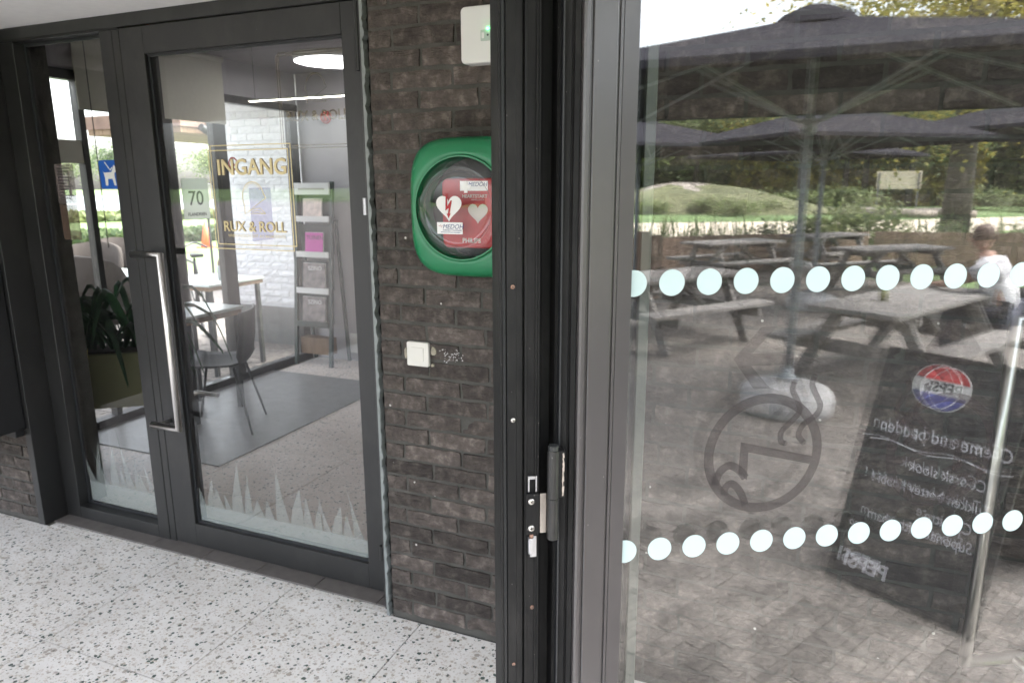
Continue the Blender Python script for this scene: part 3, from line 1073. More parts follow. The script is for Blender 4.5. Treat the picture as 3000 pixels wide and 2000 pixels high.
# ================================================================== WALL FITTINGS
# black cabinet standing out from the left wall
cab = empty("wall_cabinet", (-3.6, -0.2, 0.486))
tag(cab, "black wall cabinet at the left edge of the porch, above the low brick strip", "cabinet")
MB().box(-0.35, 0.318, -0.45, 0.192, 0.0, 1.66).build("cabinet_body", m_black, cab, bevel=0.006, seg=2)
MB().box(0.23, 0.30, 0.15, 0.192, -0.035, 0.0).build("bracket", m_black, cab, bevel=0.003)
MB().box(-0.36, 0.325, -0.47, -0.452, -0.004, 1.665).build("cabinet_door", m_black, cab, bevel=0.003)

# light switch
sw = empty("light_switch", (-1.1705, -0.003, 1.0325))
tag(sw, "small square ivory light switch on the brick wall", "light switch")
def plate(w, h, r, y0, y1, bow=0.0):
    pts = rrect(w, h, r)
    mb = MB().prism(pts, -y1, -y0)
    mb.xf(Matrix.Rotation(math.pi / 2, 4, 'X'))
    return mb
plate(0.083, 0.083, 0.006, -0.010, 0.004).build("cover_plate", m_ivory, sw, bevel=0.002, seg=2)
plate(0.0475, 0.0475, 0.002, -0.0125, -0.0095).build("rocker", m_ivory, sw, bevel=0.0008)

# emergency light
em = empty("emergency_light", (-0.80, 0.0, 2.012))
tag(em, "white emergency light unit with a green lamp, high on the brick wall", "emergency light")
plate(0.345, 0.156, 0.014, -0.045, 0.006).build("housing", m_white, em, bevel=0.005, seg=3)
win = plate(0.215, 0.030, 0.002, -0.0462, -0.0450)
wo_ = win.build("clear_window", M("grey_green_window", (0.42, 0.50, 0.44), 0.25, 0.05, 40), em)
wo_.location = (0.0, 0, -0.004)
for k, (dx, dz) in enumerate(((-0.100, -0.004), (-0.070, -0.003), (-0.055, -0.004), (-0.040, -0.006))):
    p_ = plate(0.008, 0.016, 0.002, -0.0475, -0.0463).build("reflector", m_white, em)
    p_.location = (dx, 0, dz)
l1 = MB().lathe([(0.0035, 0), (0.0035, 0.002), (0.001, 0.004)], 12).xf(Matrix.Rotation(math.pi / 2, 4, 'X')).build("led", m_led, em)
l1.location = (-0.084, -0.0475, 0.013)
l2 = MB().lathe([(0.003, 0), (0.003, 0.001)], 10).xf(Matrix.Rotation(math.pi / 2, 4, 'X')).build("test_button", m_dark, em)
l2.location = (-0.084, -0.0475, -0.004)

# defibrillator cabinet
AX, AZ = -0.938, 1.520
aed = empty("defibrillator_cabinet", (AX, 0.0, AZ))
tag(aed, "rounded green defibrillator cabinet with a round clear window on the brick wall", "cabinet")
def sq_pts(a, b, n, seg=64, bulge=1.0):
    pts = []
    for k in range(seg):
        t = 2 * math.pi * k / seg
        c, s_ = math.cos(t), math.sin(t)
        pts.append((a * abs(c) ** (2 / n) * (1 if c >= 0 else -1), b * abs(s_) ** (2 / n) * (1 if s_ >= 0 else -1)))
    return pts
def shell(rings, hole_r=None, seg=64):
    """rings: (half width, half height, exponent, y) from wall outwards, joined to a round hole"""
    mb = MB()
    vs = []
    for a, b, n, y in rings:
        vs += [(x, y, z) for x, z in sq_pts(a, b, n, seg)]
    fs = []
    for i in range(len(rings) - 1):
        for k in range(seg):
            k2 = (k + 1) % seg
            fs.append((i * seg + k, i * seg + k2, (i + 1) * seg + k2, (i + 1) * seg + k))
    return mb.add(vs, fs)
WR = 0.150
body = shell([(0.165, 0.192, 4.2, 0.0), (0.186, 0.204, 4.0, -0.02), (0.193, 0.208, 3.8, -0.07), (0.190, 0.204, 3.7, -0.095), (0.176, 0.194, 3.5, -0.118), (0.168, 0.180, 3.2, -0.128), (0.162, 0.163, 2.3, -0.135), (0.156, 0.156, 2.0, -0.136), (0.151, 0.151, 2.0, -0.130), (0.150, 0.150, 2.0, -0.100), (0.149, 0.149, 2.0, -0.03)])
body.build("cabinet_shell", m_green, aed, smooth=True)
MB().lathe([(0.149, 0), (0.0001, 0.001)], 40).xf(Matrix.Rotation(math.pi / 2, 4, 'X') @ Matrix.Translation((0, 0, 0.028))).build("back_plate", m_dark, aed)
dome = []
for k in range(9):
    a = RAD(90 * k / 8)
    dome.append((0.1485 * math.cos(a) if k < 8 else 0.0005, 0.128 + 0.040 * math.sin(a)))
dome = [(0.1485, 0.128), (0.143, 0.140), (0.130, 0.150), (0.112, 0.156), (0.109, 0.1535), (0.09, 0.155), (0.05, 0.157), (0.0005, 0.158)]
dm = MB().lathe(dome, 48).xf(Matrix.Rotation(math.pi / 2, 4, 'X'))
dm.f = [f for f in dm.f if len(f) == 4]
dm.build("clear_dome", m_dome, aed, smooth=True)
rim = ring_poly_mb(0.1480, 0.1525, 56, 0.006).xf(Matrix.Rotation(math.pi / 2, 4, 'X') @ Matrix.Translation((0, 0, 0.1335)))
rim.build("window_rim", m_green, aed)
# moulded grip marks on the dome
for a in (90, 180, 0, 270):
    t = RAD(a)
    pts = [(0.127 * math.cos(t + q), 0.127 * math.sin(t + q)) for q in (-0.28, -0.2, -0.1, 0, 0.1, 0.2, 0.28)]
    off = [0, 0.004, 0.006, -0.002, 0.004, 0.006, 0]
    P3 = [Vector((x * (1 + o / 0.127), -0.1515, z * (1 + o / 0.127))) for (x, z), o in zip(pts, off)]
    MB().tube(P3, 0.0011, 6).build("dome_grip", m_dome, aed, smooth=True)
ring_poly_mb(0.1085, 0.1097, 48, 0.001).xf(Matrix.Rotation(math.pi / 2, 4, 'X') @ Matrix.Translation((0, 0, 0.1535))).build("dome_groove", filmmat("dome_groove_film", (0.4, 0.36, 0.34), 0.3), aed)
def on_aed(me_or_mb, name, mat, x, z, d, parent=aed):
    me = me_or_mb.mesh(name, mat) if isinstance(me_or_mb, MB) else me_or_mb
    o = put(name, me, parent)
    o.location = (x, -d, z)
    o.rotation_euler = (math.pi / 2, 0, 0)
    return o
def heart(sc, seg=40):
    pts = []
    for k in range(seg):
        t = 2 * math.pi * k / seg
        pts.append((sc * 16 * math.sin(t) ** 3 / 17, sc * (13 * math.cos(t) - 5 * math.cos(2 * t) - 2 * math.cos(3 * t) - math.cos(4 * t)) / 17))
    return pts[::-1]
on_aed(flat(heart(0.044), 0.0006), "heart_mark", m_white, -0.026, 0.006, 0.1585)
bolt = [(-0.008, 0.034), (-0.004, 0.036), (-0.003, 0.000), (0.008, 0.016), (0.012, 0.016), (0.004, -0.022), (0.008, -0.020), (0.000, -0.036), (-0.006, -0.022), (-0.002, -0.022), (0.001, -0.006), (-0.010, -0.014)]
bm = bmesh.new()
bm.faces.new([bm.verts.new((x, y, 0)) for x, y in bolt])
bmesh.ops.triangulate(bm, faces=bm.faces[:])
bme = bpy.data.meshes.new("bolt_mark")
bm.to_mesh(bme)
bm.free()
bme.materials.append(m_red)
on_aed(bme, "bolt_mark", None, -0.027, 0.008, 0.1600)
cr = MB().box(-0.0165, 0.0165, -0.0055, 0.0055, 0, 0.0006)
cr.box(-0.0055, 0.0055, 0.0056, 0.0165, 0, 0.0006)
cr.box(-0.0055, 0.0055, -0.0165, -0.0056, 0, 0.0006)
on_aed(cr, "cross_mark", m_white, 0.030, 0.062, 0.1585)
stk = on_aed(flat([(-0.042, -0.017), (0.042, -0.017), (0.042, 0.017), (-0.042, 0.017)], 0.0006), "service_sticker", m_paper, -0.024, -0.056, 0.1585)
put("service_sticker_word", text_mesh("MEDOH", 0.019, m_blueink, shear=0.25, ext=0.0002), stk).location = (0.010, 0.004, 0.0009)
put("service_sticker_line", text_mesh("training in reanimatie", 0.0072, m_blueink, ext=0.0002), stk).location = (0.008, -0.0055, 0.0009)
put("service_sticker_rule", MB().box(-0.030, 0.034, -0.0128, -0.0112, 0.0006, 0.0010).mesh("rule", m_blueink), stk)
put("service_sticker_pulse", stroke_mb([(-0.036, 0.006), (-0.032, 0.006), (-0.030, 0.010), (-0.028, 0.002), (-0.026, 0.006), (-0.023, 0.006)], 0.0012, 0.0004).mesh("pulse", m_red), stk).location = (0, 0, 0.0007)
# chipped patch on the shell's upper left
ch = MB()
ch.add([(-0.150 + 0.009 * math.cos(a) * random.uniform(0.7, 1.2), -0.1255 - 0.0015 * math.sin(a), 0.112 + 0.013 * math.sin(a) * random.uniform(0.7, 1.2)) for a in [k * math.pi / 5 for k in range(10)]], [tuple(range(10))])
ch.build("paint_chip", M("chip", (0.30, 0.42, 0.34), 0.8, 0.2, 60), aed)
# red device case inside the cabinet
case = empty("defibrillator_case", (AX + 0.035, -0.040, AZ - 0.015))
tag(case, "red defibrillator case inside the green cabinet behind its round window", "defibrillator")
plate(0.22, 0.205, 0.02, -0.070, 0.008).build("case_body", m_red, case, bevel=0.008, seg=3)
def on_case(me_or_mb, name, mat, x, z, d=0.0708):
    me = me_or_mb.mesh(name, mat) if isinstance(me_or_mb, MB) else me_or_mb
    o = put(name, me, case)
    o.location = (x, -d, z)
    o.rotation_euler = (math.pi / 2, 0, 0)
    return o
on_case(flat([(-0.045, -0.014), (0.045, -0.014), (0.045, 0.014), (-0.045, 0.014)], 0.0005), "case_sticker", m_paper, -0.002, 0.080)
on_case(text_mesh("MEDOH", 0.017, m_blueink, shear=0.25, ext=0.0002), "case_sticker_word", None, 0.010, 0.084, 0.0716)
on_case(text_mesh("HEARTSTART", 0.0135, m_grey, ext=0.0002, bold=0.0003), "case_word", None, 0.000, 0.050)
on_case(text_mesh("DEFIBRILLATOR", 0.006, m_grey, ext=0.0002), "case_small_word", None, 0.010, 0.040)
on_case(flat(heart(0.034), 0.0005), "case_heart", m_grey, 0.010, 0.004)
on_case(text_mesh("PHILIPS", 0.019, m_grey, ext=0.0002, bold=0.0005), "maker_word", None, -0.012, -0.080)
on_case(flat([(0.012 * math.cos(2 * math.pi * k / 20), 0.012 * math.sin(2 * math.pi * k / 20)) for k in range(20)], 0.002), "case_button", m_dark, 0.072, 0.066)

# ================================================================== GLASS DOOR STANDING OPEN
def dprism(poly, z0, z1):
    """profile in (s, n) extruded; oriented to face outwards"""
    pts = [(s_, -n_) for s_, n_ in poly]
    a = sum(pts[i][0] * pts[(i + 1) % len(pts)][1] - pts[(i + 1) % len(pts)][0] * pts[i][1] for i in range(len(pts)))
    if a < 0:
        pts = pts[::-1]
    return MB().prism(pts, z0, z1)
ZD0, ZD1 = 0.010, 2.236
post = empty("door_frame_post", DO)
post.matrix_world = DOOR_MAT
tag(post, "dark grey grooved aluminium door frame post with a hinge, standing in the middle", "door frame")
prof = [(-0.5425, -0.10), (-0.5425, -0.001), (-0.5385, 0.0), (-0.5385, -0.010), (-0.5305, -0.010), (-0.5305, 0.003), (-0.5150, 0.003), (-0.5140, 0.0012), (-0.5040, 0.0012), (-0.5035, -0.008), (-0.5002, -0.008), (-0.5000, 0.004), (-0.4965, 0.004), (-0.4960, -0.001), (-0.4815, -0.001), (-0.4810, 0.0035), (-0.4790, 0.0035), (-0.4785, 0.0015), (-0.4765, 0.0015), (-0.4760, 0.0038), (-0.4740, 0.0038), (-0.4735, -0.052), (-0.4590, -0.058), (-0.4430, -0.060), (-0.4430, -0.10)]
dprism(prof, 0.0, 2.24).build("post_profile", m_frame_worn, post, bevel=0.0004)
gs = MB()
gs.prism([(-0.5383, 0.0098), (-0.5307, 0.0098), (-0.5318, 0.004), (-0.5372, 0.004)][::1], 0.0, 2.24)
gs.build("post_gasket", m_gasket, post)
# screws
def screw(s_, z, n_, parent, mat=m_screw, r=0.0042):
    mb = MB().lathe([(r, 0), (r, 0.001), (r * 0.6, 0.0022), (0.0003, 0.0024)], 12)
    mb.xf(Matrix.Rotation(math.pi / 2, 4, 'X'))
    o = mb.build("screw", mat, parent, smooth=True)
    o.location = (s_, -n_, z)
    d = MB().box(-r * 0.55, r * 0.55, -r * 0.12, r * 0.12, 0.0023, 0.0027)
    d.box(-r * 0.12, r * 0.12, -r * 0.55, r * 0.55, 0.0024, 0.0028)
    d.xf(Matrix.Rotation(math.pi / 2, 4, 'X') @ Matrix.Rotation(random.uniform(0, 1), 4, 'Z'))
    d.build("screw_slot", m_dark, o)
    return o
screw(-0.5205, 1.183, 0.003, post)
screw(-0.5205, 1.418, 0.003, post, m_rust, 0.0036)
screw(-0.4845, 0.811, -0.001, post, m_rust, 0.0040)
screw(-0.5205, 0.696, 0.003, post, m_rust, 0.0032)
# hinge: post plate, lower knuckle, zinc pieces
hp = MB().box(-0.4985, -0.4735, -0.0085, -0.0045, 0.9640, 1.0440).build("hinge_plate", m_frame_worn, post, bevel=0.001)
screw(-0.4880, 1.029, 0.0085, hp, m_screw, 0.0062)
screw(-0.4880, 0.977, 0.0085, hp, m_screw, 0.0062)
MB().tube([(-0.4500, -0.013, 0.957), (-0.4500, -0.013, 1.0355)], 0.0105, 18).build("hinge_knuckle", m_frame, post, smooth=False)
MB().box(-0.4720, -0.4605, -0.0080, -0.0050, 0.966, 1.043).build("hinge_link", M("scraped_hinge_link", (0.34, 0.30, 0.27), 0.5, 0.45, 60, metallic=0.5, aniso_scale=(1, 1, 0.2)), post, bevel=0.0008)
zp = MB()
zp.box(-0.4935, -0.4905, -0.0038, -0.0008, 1.0455, 1.0755)
zp.box(-0.4800, -0.4770, -0.0038, -0.0008, 1.0455, 1.0755)
zp.box(-0.4905, -0.4800, -0.0038, -0.0008, 1.0695, 1.0755)
zp.build("slotted_plate", m_zinc, post, bevel=0.0005)
zb = MB().box(-0.4935, -0.4835, -0.012, -0.0005, 0.927, 0.9575).build("latch_block", m_zinc, post, bevel=0.0008)
MB().box(-0.4895, -0.4775, -0.0045, -0.0012, 0.917, 0.9590).build("latch_tongue", m_zinc, post, bevel=0.0008)
MB().tube([(-0.4875, -0.006, 0.957), (-0.4875, -0.006, 0.9645)], 0.004, 10).build("latch_stub", m_rust, post, smooth=True)

leaf = empty("glass_door", DO)
leaf.matrix_world = DOOR_MAT
tag(leaf, "wide glass door standing open at the right, with two rows of mint dots", "door")
S1 = 0.805
edge_prof = [(-0.4425, -0.066), (-0.4425, -0.022), (-0.4365, -0.016), (-0.4345, -0.020), (-0.4335, -0.010), (-0.4220, -0.006), (-0.4210, -0.009), (-0.4185, -0.009), (-0.4175, -0.003), (-0.4085, -0.001), (-0.4080, -0.066)]
dprism(edge_prof, ZD0, ZD1).build("edge_profile", m_frame_worn, leaf, bevel=0.0004)
dprism([(-0.4380, -0.016), (-0.4368, -0.004), (-0.4340, -0.003), (-0.4330, -0.0105)], ZD0, ZD1).build("edge_gasket", m_gasket, leaf)
stile = [(-0.4078, -0.066), (-0.4078, 0.004), (-0.4060, 0.0085), (-0.4020, 0.0105), (-0.3965, 0.0105), (-0.3950, 0.0090), (-0.3945, 0.0045), (-0.3912, 0.0045), (-0.3906, 0.0100), (-0.3895, 0.0110), (-0.3520, 0.0110), (-0.3512, 0.0100), (-0.3508, 0.0050), (-0.3475, 0.0050), (-0.3470, 0.0100), (-0.3425, 0.0100), (-0.3421, 0.0075), (-0.3413, 0.0075), (-0.3409, 0.0095), (-0.3150, 0.0080), (-0.3140, 0.0008), (-0.3140, -0.0008), (-0.3360, -0.0008), (-0.3360, -0.066)]
dprism(stile, ZD0, ZD1).build("hinge_stile", m_stile, leaf, bevel=0.0003)
dprism([(-0.3358, -0.0275), (-0.3358, -0.066), (-0.2882, -0.066), (-0.2882, -0.040), (-0.3000, -0.0275)], ZD0 + 0.1, ZD1 - 0.1).build("back_rebate", m_gasket, leaf)
# back bead seen through the pane
dprism([(-0.2880, -0.0275), (-0.2880, -0.066), (-0.2700, -0.066), (-0.2670, -0.060), (-0.2670, -0.034), (-0.2700, -0.0275)], ZD0 + 0.1, ZD1 - 0.1).build("back_bead", M("pale_spacer_bar", (0.115, 0.125, 0.112), 0.4, 0.05, 6), leaf, bevel=0.0006)
dprism([(S1 - 0.100, -0.066), (S1, -0.066), (S1, 0.011), (S1 - 0.100, 0.010), (S1 - 0.105, 0.0008), (S1 - 0.105, -0.0008), (S1 - 0.08, -0.0008), (S1 - 0.08, -0.0265), (S1 - 0.100, -0.0265)], ZD0, ZD1).build("lock_stile", m_frame, leaf, bevel=0.0004)
for z0, z1 in ((ZD0, ZD0 + 0.105), (ZD1 - 0.10, ZD1)):
    MB().box(-0.3355, S1 - 0.1055, -0.010, 0.066, z0, z1).build("rail", m_frame, leaf, bevel=0.0008)
MB().box(-0.3355, S1 - 0.081, 0.0010, 0.0250, ZD0 + 0.098, ZD1 - 0.095).build("pane", m_leafpane, leaf)
# upper hinge knuckle, fixed to the leaf
kn = MB().tube([(-0.4500, -0.013, 1.0365), (-0.4500, -0.013, 1.127)], 0.0105, 18).build("hinge_knuckle", m_frame, leaf, smooth=False)
MB().tube([(-0.4500, -0.013, 1.1272), (-0.4500, -0.013, 1.1360)], 0.0092, 14).build("knuckle_cap", m_dark, kn)
MB().box(-0.4480, -0.4285, -0.0165, 0.004, 1.0367, 1.125).build("hinge_wing", m_frame_worn, leaf, bevel=0.001)
wear = MB()
for k in range(9):
    z = 1.04 + 0.009 * k
    wear.add([(-0.4335 + random.uniform(-0.001, 0.001), -0.0167, z), (-0.4308 + random.uniform(-0.0012, 0.0012), -0.0167, z + 0.001), (-0.4310 + random.uniform(-0.0012, 0.0012), -0.0167, z + 0.010), (-0.4338, -0.0167, z + 0.009)], [(0, 1, 2, 3)])
wear.build("scraped_edge", M("bare_aluminium", (0.42, 0.36, 0.32), 0.5, 0.3, 200, metallic=0.5), leaf)
# rows of dots
s0, ds, zu, zl = -0.30791, 0.0687, 1.41837, 0.91070
dot_me = flat([(0.0232 * math.cos(2 * math.pi * k / 40), 0.0232 * math.sin(2 * math.pi * k / 40)) for k in range(40)], 0.0004).mesh("dot", m_dot)
def on_leaf(me_or_mb, name, mat, s_, z, n_=0.0, parent=leaf):
    me = me_or_mb.mesh(name, mat) if isinstance(me_or_mb, MB) else me_or_mb
    o = put(name, me, parent)
    o.location = (s_, -n_, z)
    o.rotation_euler = (math.pi / 2, 0, 0)
    return o
for zrow in (zu, zl):
    for i in range(14):
        on_leaf(dot_me, "dot", None, s0 + ds * i, zrow, -0.0005)
# smoke-coloured signs: ring with a cigarette-like bar, two curls and an arrow
def merge(*mbs):
    out = MB()
    for i, m in enumerate(mbs):
        out.add([(v[0], v[1], v[2] + i * 0.00003) for v in m.v], m.f)
    return out
def sign(arrow_dir):
    R0 = 0.118
    rg = ring_poly_mb(R0 - 0.0185, R0, 56, 0.0003)
    k = 0.118 / 470.0   # traced in a local 0..950 grid round the ring's centre
    def P(*pts):
        return [((x - 715) * k, (945 - y) * k * 1.02) for x, y in pts]
    parts = [rg]
    bar = P((525, 843), (880, 955), (878, 998), (590, 925))
    def poly(pts):
        a = sum(pts[i][0] * pts[(i + 1) % len(pts)][1] - pts[(i + 1) % len(pts)][0] * pts[i][1] for i in range(len(pts)))
        return flat(pts if a > 0 else pts[::-1], 0.0003)
    parts.append(poly(P((525, 843), (1112, 985), (1095, 1045), (590, 925))))
    parts.append(poly(P((528, 843), (592, 925), (598, 1145), (525, 1085))))
    parts.append(stroke_mb([tuple(v) for v in smooth_path(P((345, 1170), (375, 1070), (450, 1020), (530, 1060), (585, 1125)))], 62 * k, 0.0003, False))
    parts.append(stroke_mb([tuple(v) for v in smooth_path(P((420, 1250), (430, 1190), (480, 1165), (545, 1225), (600, 1340)))], 58 * k, 0.0003, False))
    parts.append(stroke_mb([tuple(v) for v in smooth_path(P((1072, 372), (1062, 440), (1110, 530), (1140, 600), (1110, 670), (1020, 730), (985, 810), (1030, 872)))], 46 * k, 0.0003))
    parts.append(stroke_mb([tuple(v) for v in smooth_path(P((915, 405), (908, 470), (960, 560), (975, 640), (900, 720), (845, 780), (845, 850), (880, 872)))], 44 * k, 0.0003))
    return merge(*parts)
def arrow(d):
    k = d
    pts1 = [(-0.058 * k, 0.0), (-0.008 * k, 0.058), (0.022 * k, 0.058), (-0.022 * k, 0.010), (0.060 * k, 0.010), (0.060 * k, -0.014), (-0.022 * k, -0.014), (0.018 * k, -0.058), (-0.014 * k, -0.058)]
    bm = bmesh.new()
    bm.faces.new([bm.verts.new((x, y, 0.0002)) for x, y in pts1])
    bmesh.ops.triangulate(bm, faces=bm.faces[:])
    me = bpy.data.meshes.new("arrow_mark")
    bm.to_mesh(me)
    bm.free()
    return me
on_leaf(sign(1), "ring_sign", m_decal, -0.043, 1.090, -0.0004)
a1 = arrow(1)
a1.materials.append(m_decal)
on_leaf(a1, "arrow_mark", None, -0.058, 1.276, -0.0004)
mir = sign(1)
mir.v = [(-x, y, z) for x, y, z in mir.v]
mir.f = [f[::-1] for f in mir.f]
on_leaf(mir, "ring_sign", m_decal2, 0.330, 1.075, -0.0004)
a2 = arrow(-1)
a2.materials.append(m_decal2)
on_leaf(a2, "arrow_mark", None, 0.330, 1.276, -0.0004)
# pull handle on the far face of the leaf
pull_handle(leaf, Matrix(((-1, 0, 0, 0.738), (0, -1, 0, 0.132), (0, 0, 1, 0.0), (0, 0, 0, 1))), "pull_handle", 0.475, 1.302)

# ================================================================== LOBBY BEHIND THE ENTRANCE
XG = -4.30
lob = struct(MB().box(-4.36, -1.0, 0.19, 3.62, ZT, -0.012).build("lobby_floor", m_grout))
lx = [-4.2, -3.6, -3.0, -2.4, -1.8, -1.2, -1.0]
ly = [0.19, 0.6, 1.2, 1.8, 2.4, 3.0, 3.299]
for i in range(len(lx) - 1):
    for j in range(len(ly) - 1):
        MB().box(lx[i] + 0.0016, lx[i + 1] - 0.0016, ly[j] + 0.0016, ly[j + 1] - 0.0016, -0.0115, random.uniform(-0.0004, 0.0004)).build("tile", m_terrazzo_in, lob)
struct(MB().box(-4.6, -0.85, 0.341, 3.80, 2.56, 2.9).build("lobby_ceiling", m_ceil))
struct(MB().box(-4.26, -0.85, 3.30, 3.80, ZT, 2.559).build("lobby_back_wall", m_wallin))
struct(MB().box(-1.1, -0.85, 0.341, 3.299, ZT, 2.559).build("lobby_side_wall", m_wallin))
mat_ = MB().box(-4.245, -3.03, 0.86, 2.72, 0.0012, 0.007).build("entrance_mat", m_greyfloor)
tag(mat_, "large dark grey floor mat on the lobby floor behind the entrance door", "mat")

gz = empty("window_wall", (XG, 1.9, 0))
tag(gz, "glazed side wall of the lobby with dark mullions, looking out on the lake", "window")
def gb(name, y0, y1, z0, z1, x0=-0.03, x1=0.03, mat=m_frame, bevel=0.001):
    return MB().box(x0, x1, y0 - 1.9, y1 - 1.9, z0, z1).build(name, mat, gz, bevel=bevel)
gb("pier", 0.342, 0.985, ZT, 2.559, -0.10, 0.05, m_beige)
gb("sill", 0.986, 3.299, ZT, 0.055, -0.04, 0.04)
gb("head", 0.986, 3.299, 2.235, 2.295, -0.04, 0.04)
gb("upper_wall", 0.986, 3.299, 2.2955, 2.559, -0.04, 0.03, m_wallin)
for (a, b) in ((1.205, 1.245), (1.86, 1.925), (2.30, 2.43), (3.20, 3.299)):
    gb("mullion", a, b, 0.056, 2.234)
gb("transom", 0.986, 1.204, 1.735, 1.875, -0.025, 0.025, m_beige)
for (a, b) in ((0.987, 1.204), (1.246, 1.859), (1.926, 2.299), (2.431, 3.199) ):
    MB().box(-0.006, 0.006, a - 1.9, b - 1.9, 0.0565, 2.2335).build("pane", m_pane2, gz)
bl = empty("roller_blind", (XG + 0.07, 1.8, 2.5))
tag(bl, "beige roller blind with a bead chain above the lobby window", "blind")
MB().box(-0.004, 0.004, -0.62, 0.60, -0.44, 0.04).build("blind_fabric", m_blind, bl)
MB().tube([(0, -0.63, 0.035), (0, 0.61, 0.035)], 0.022, 12).build("blind_roll", m_blind, bl, smooth=True)
MB().tube([(0.03, -0.56, 0.03), (0.03, -0.56, -1.3)], 0.003, 6).build("blind_chain", m_dark, bl)

# ceiling lamp and light strip
lamp = empty("ceiling_lamp", (-3.42, 2.72, 2.559))
tag(lamp, "round white ceiling lamp glowing in the lobby", "lamp")
MB().lathe([(0.30, -0.045), (0.305, -0.02), (0.305, 0.0)], 40).build("lamp_body", m_white, lamp, smooth=True)
MB().lathe([(0.295, -0.0462), (0.2, -0.0470), (0.001, -0.0472)][::-1], 40).build("lamp_diffuser", m_lamp, lamp)
strip = empty("light_strip", (-3.15, 1.98, 2.16))
tag(strip, "thin warm light strip glowing under the lobby ceiling", "lamp")
MB().box(-0.45, 0.45, -0.012, 0.012, 0.0, 0.012).build("strip_housing", m_white, strip)
MB().box(-0.445, 0.445, -0.011, 0.011, -0.002, -0.0002).build("strip_tube", m_ledstrip, strip)
for x in (-0.4, 0.4):
    MB().tube([(x, 0, 0.012), (x, 0, 0.398)], 0.0015, 6).build("hanging_wire", m_dark, strip)

# pane added in the lobby to carry a faint copy of the lettering
scr = empty("lettering_pane", (-2.62, 1.30, 0))
tag(scr, "added frameless pane carrying a faint copy of the gold lettering, behind the entrance door", "glass screen")
MB().box(-0.52, 0.50, -0.005, 0.005, 1.52, 2.50).build("pane", m_pane2, scr)
def on_scr(me, name, mat, x, z):
    me = me.mesh(name, mat) if isinstance(me, MB) else me
    o = put(name, me, scr)
    o.location = (x, -0.0065, z)
    o.rotation_euler = (math.pi / 2, 0, 0)
on_scr(text_mesh("RUX & ROLL", 0.075, m_goldfaint, ext=0.0003, bold=0.0018), "name_word", None, 0.10, 1.965)
on_scr(line_rect(-0.26, 0.245, -0.25, 0.245, 0.0045), "line_frame", m_goldfaint, 0.105, 2.045)
on_scr(line_rect(-0.245, 0.26, -0.235, 0.26, 0.0045), "line_frame", m_goldfaint, 0.105, 2.045)
dr2 = MB().add([(v[0] * 1.25, v[1] * 1.25, v[2]) for v in dr.v], dr.f)
on_scr(dr2, "line_drawing", m_goldfaint, 0.10, 2.115)
for x in (-0.5, 0.48):
    MB().box(x - 0.015, x + 0.015, -0.012, 0.012, 2.50, 2.559).build("clamp", m_steel, scr)

# magazine rack
rk = empty("magazine_rack", (-4.02, 3.06, 0), RAD(0))
tag(rk, "dark green magazine rack with leaflets against the grey lobby wall", "rack")
for x in (-0.19, 0.19):
    MB().bar((x, 0.10, 1.63), (x, -0.06, 0.0), 0.03, 0.03, (0, 1, 0)).build("side_rail", m_rackgreen, rk)
    MB().bar((x, 0.12, 1.3), (x, 0.22, 0.0), 0.025, 0.025, (0, 1, 0)).build("back_leg", m_rackgreen, rk)
MB().box(-0.185, 0.185, 0.055, 0.075, 1.52, 1.62).build("top_board", m_paper, rk)
MB().box(-0.14, 0.14, 0.053, 0.0545, 1.560, 1.575).build("heading_line", m_grey, rk)
for i, z in enumerate((1.33, 1.02, 0.70, 0.40)):
    t = 0.10 - 0.16 * (1.63 - z) / 1.63
    MB().box(-0.175, 0.175, t - 0.015, t + 0.055, z - 0.012, z).build("tray", m_rackgreen, rk)
    MB().box(-0.175, 0.175, t - 0.027, t - 0.016, z - 0.045, z + 0.004).build("tray_lip", m_paper if i != 3 else m_rackgreen, rk)
    MB().box(-0.175, 0.175, t + 0.056, t + 0.066, z - 0.02, z + 0.24).build("tray_back", m_rackgreen, rk)
MB().box(-0.16, 0.16, -0.02, 0.08, 0.10, 0.25).build("bottom_box", m_woodwarm, rk)
for (dx, z, w, h, mt, word, lab) in ((-0.02, 1.33, 0.20, 0.155, m_cover2, None, "pale leaflet on the top tray of the magazine rack"), (0.0, 1.02, 0.19, 0.17, m_pink, "TUINEN", "pink flyer on the second tray of the magazine rack"), (0.0, 0.70, 0.24, 0.22, m_cover, "SZINO", "dark magazine on the third tray of the magazine rack"), (0.0, 0.40, 0.25, 0.22, m_cover, "SZINO", "dark magazine on the lowest tray of the magazine rack")):
    t = 0.10 - 0.16 * (1.63 - z) / 1.63
    mg = empty("magazine", (-4.02 + dx, 3.06 + t, z + 0.001))
    tag(mg, lab, "magazine", "leaflets on the magazine rack")
    mg.rotation_euler = (RAD(-6), 0, 0)
    MB().box(-w / 2, w / 2, 0.0, 0.006, 0.0, h).build("cover", mt, mg)
    MB().box(-w / 2 - 0.003, w / 2 + 0.003, 0.0063, 0.012, 0.001, h + 0.003).build("pages", m_paper, mg)
    if word:
        o = put("cover_word", text_mesh(word, 0.05, m_paper if mt is m_cover else m_ink, ext=0.0003), mg)
        o.matrix_local = Matrix.Translation((0.01, -0.0012, h - 0.045)) @ Matrix.Rotation(math.pi / 2, 4, 'X')
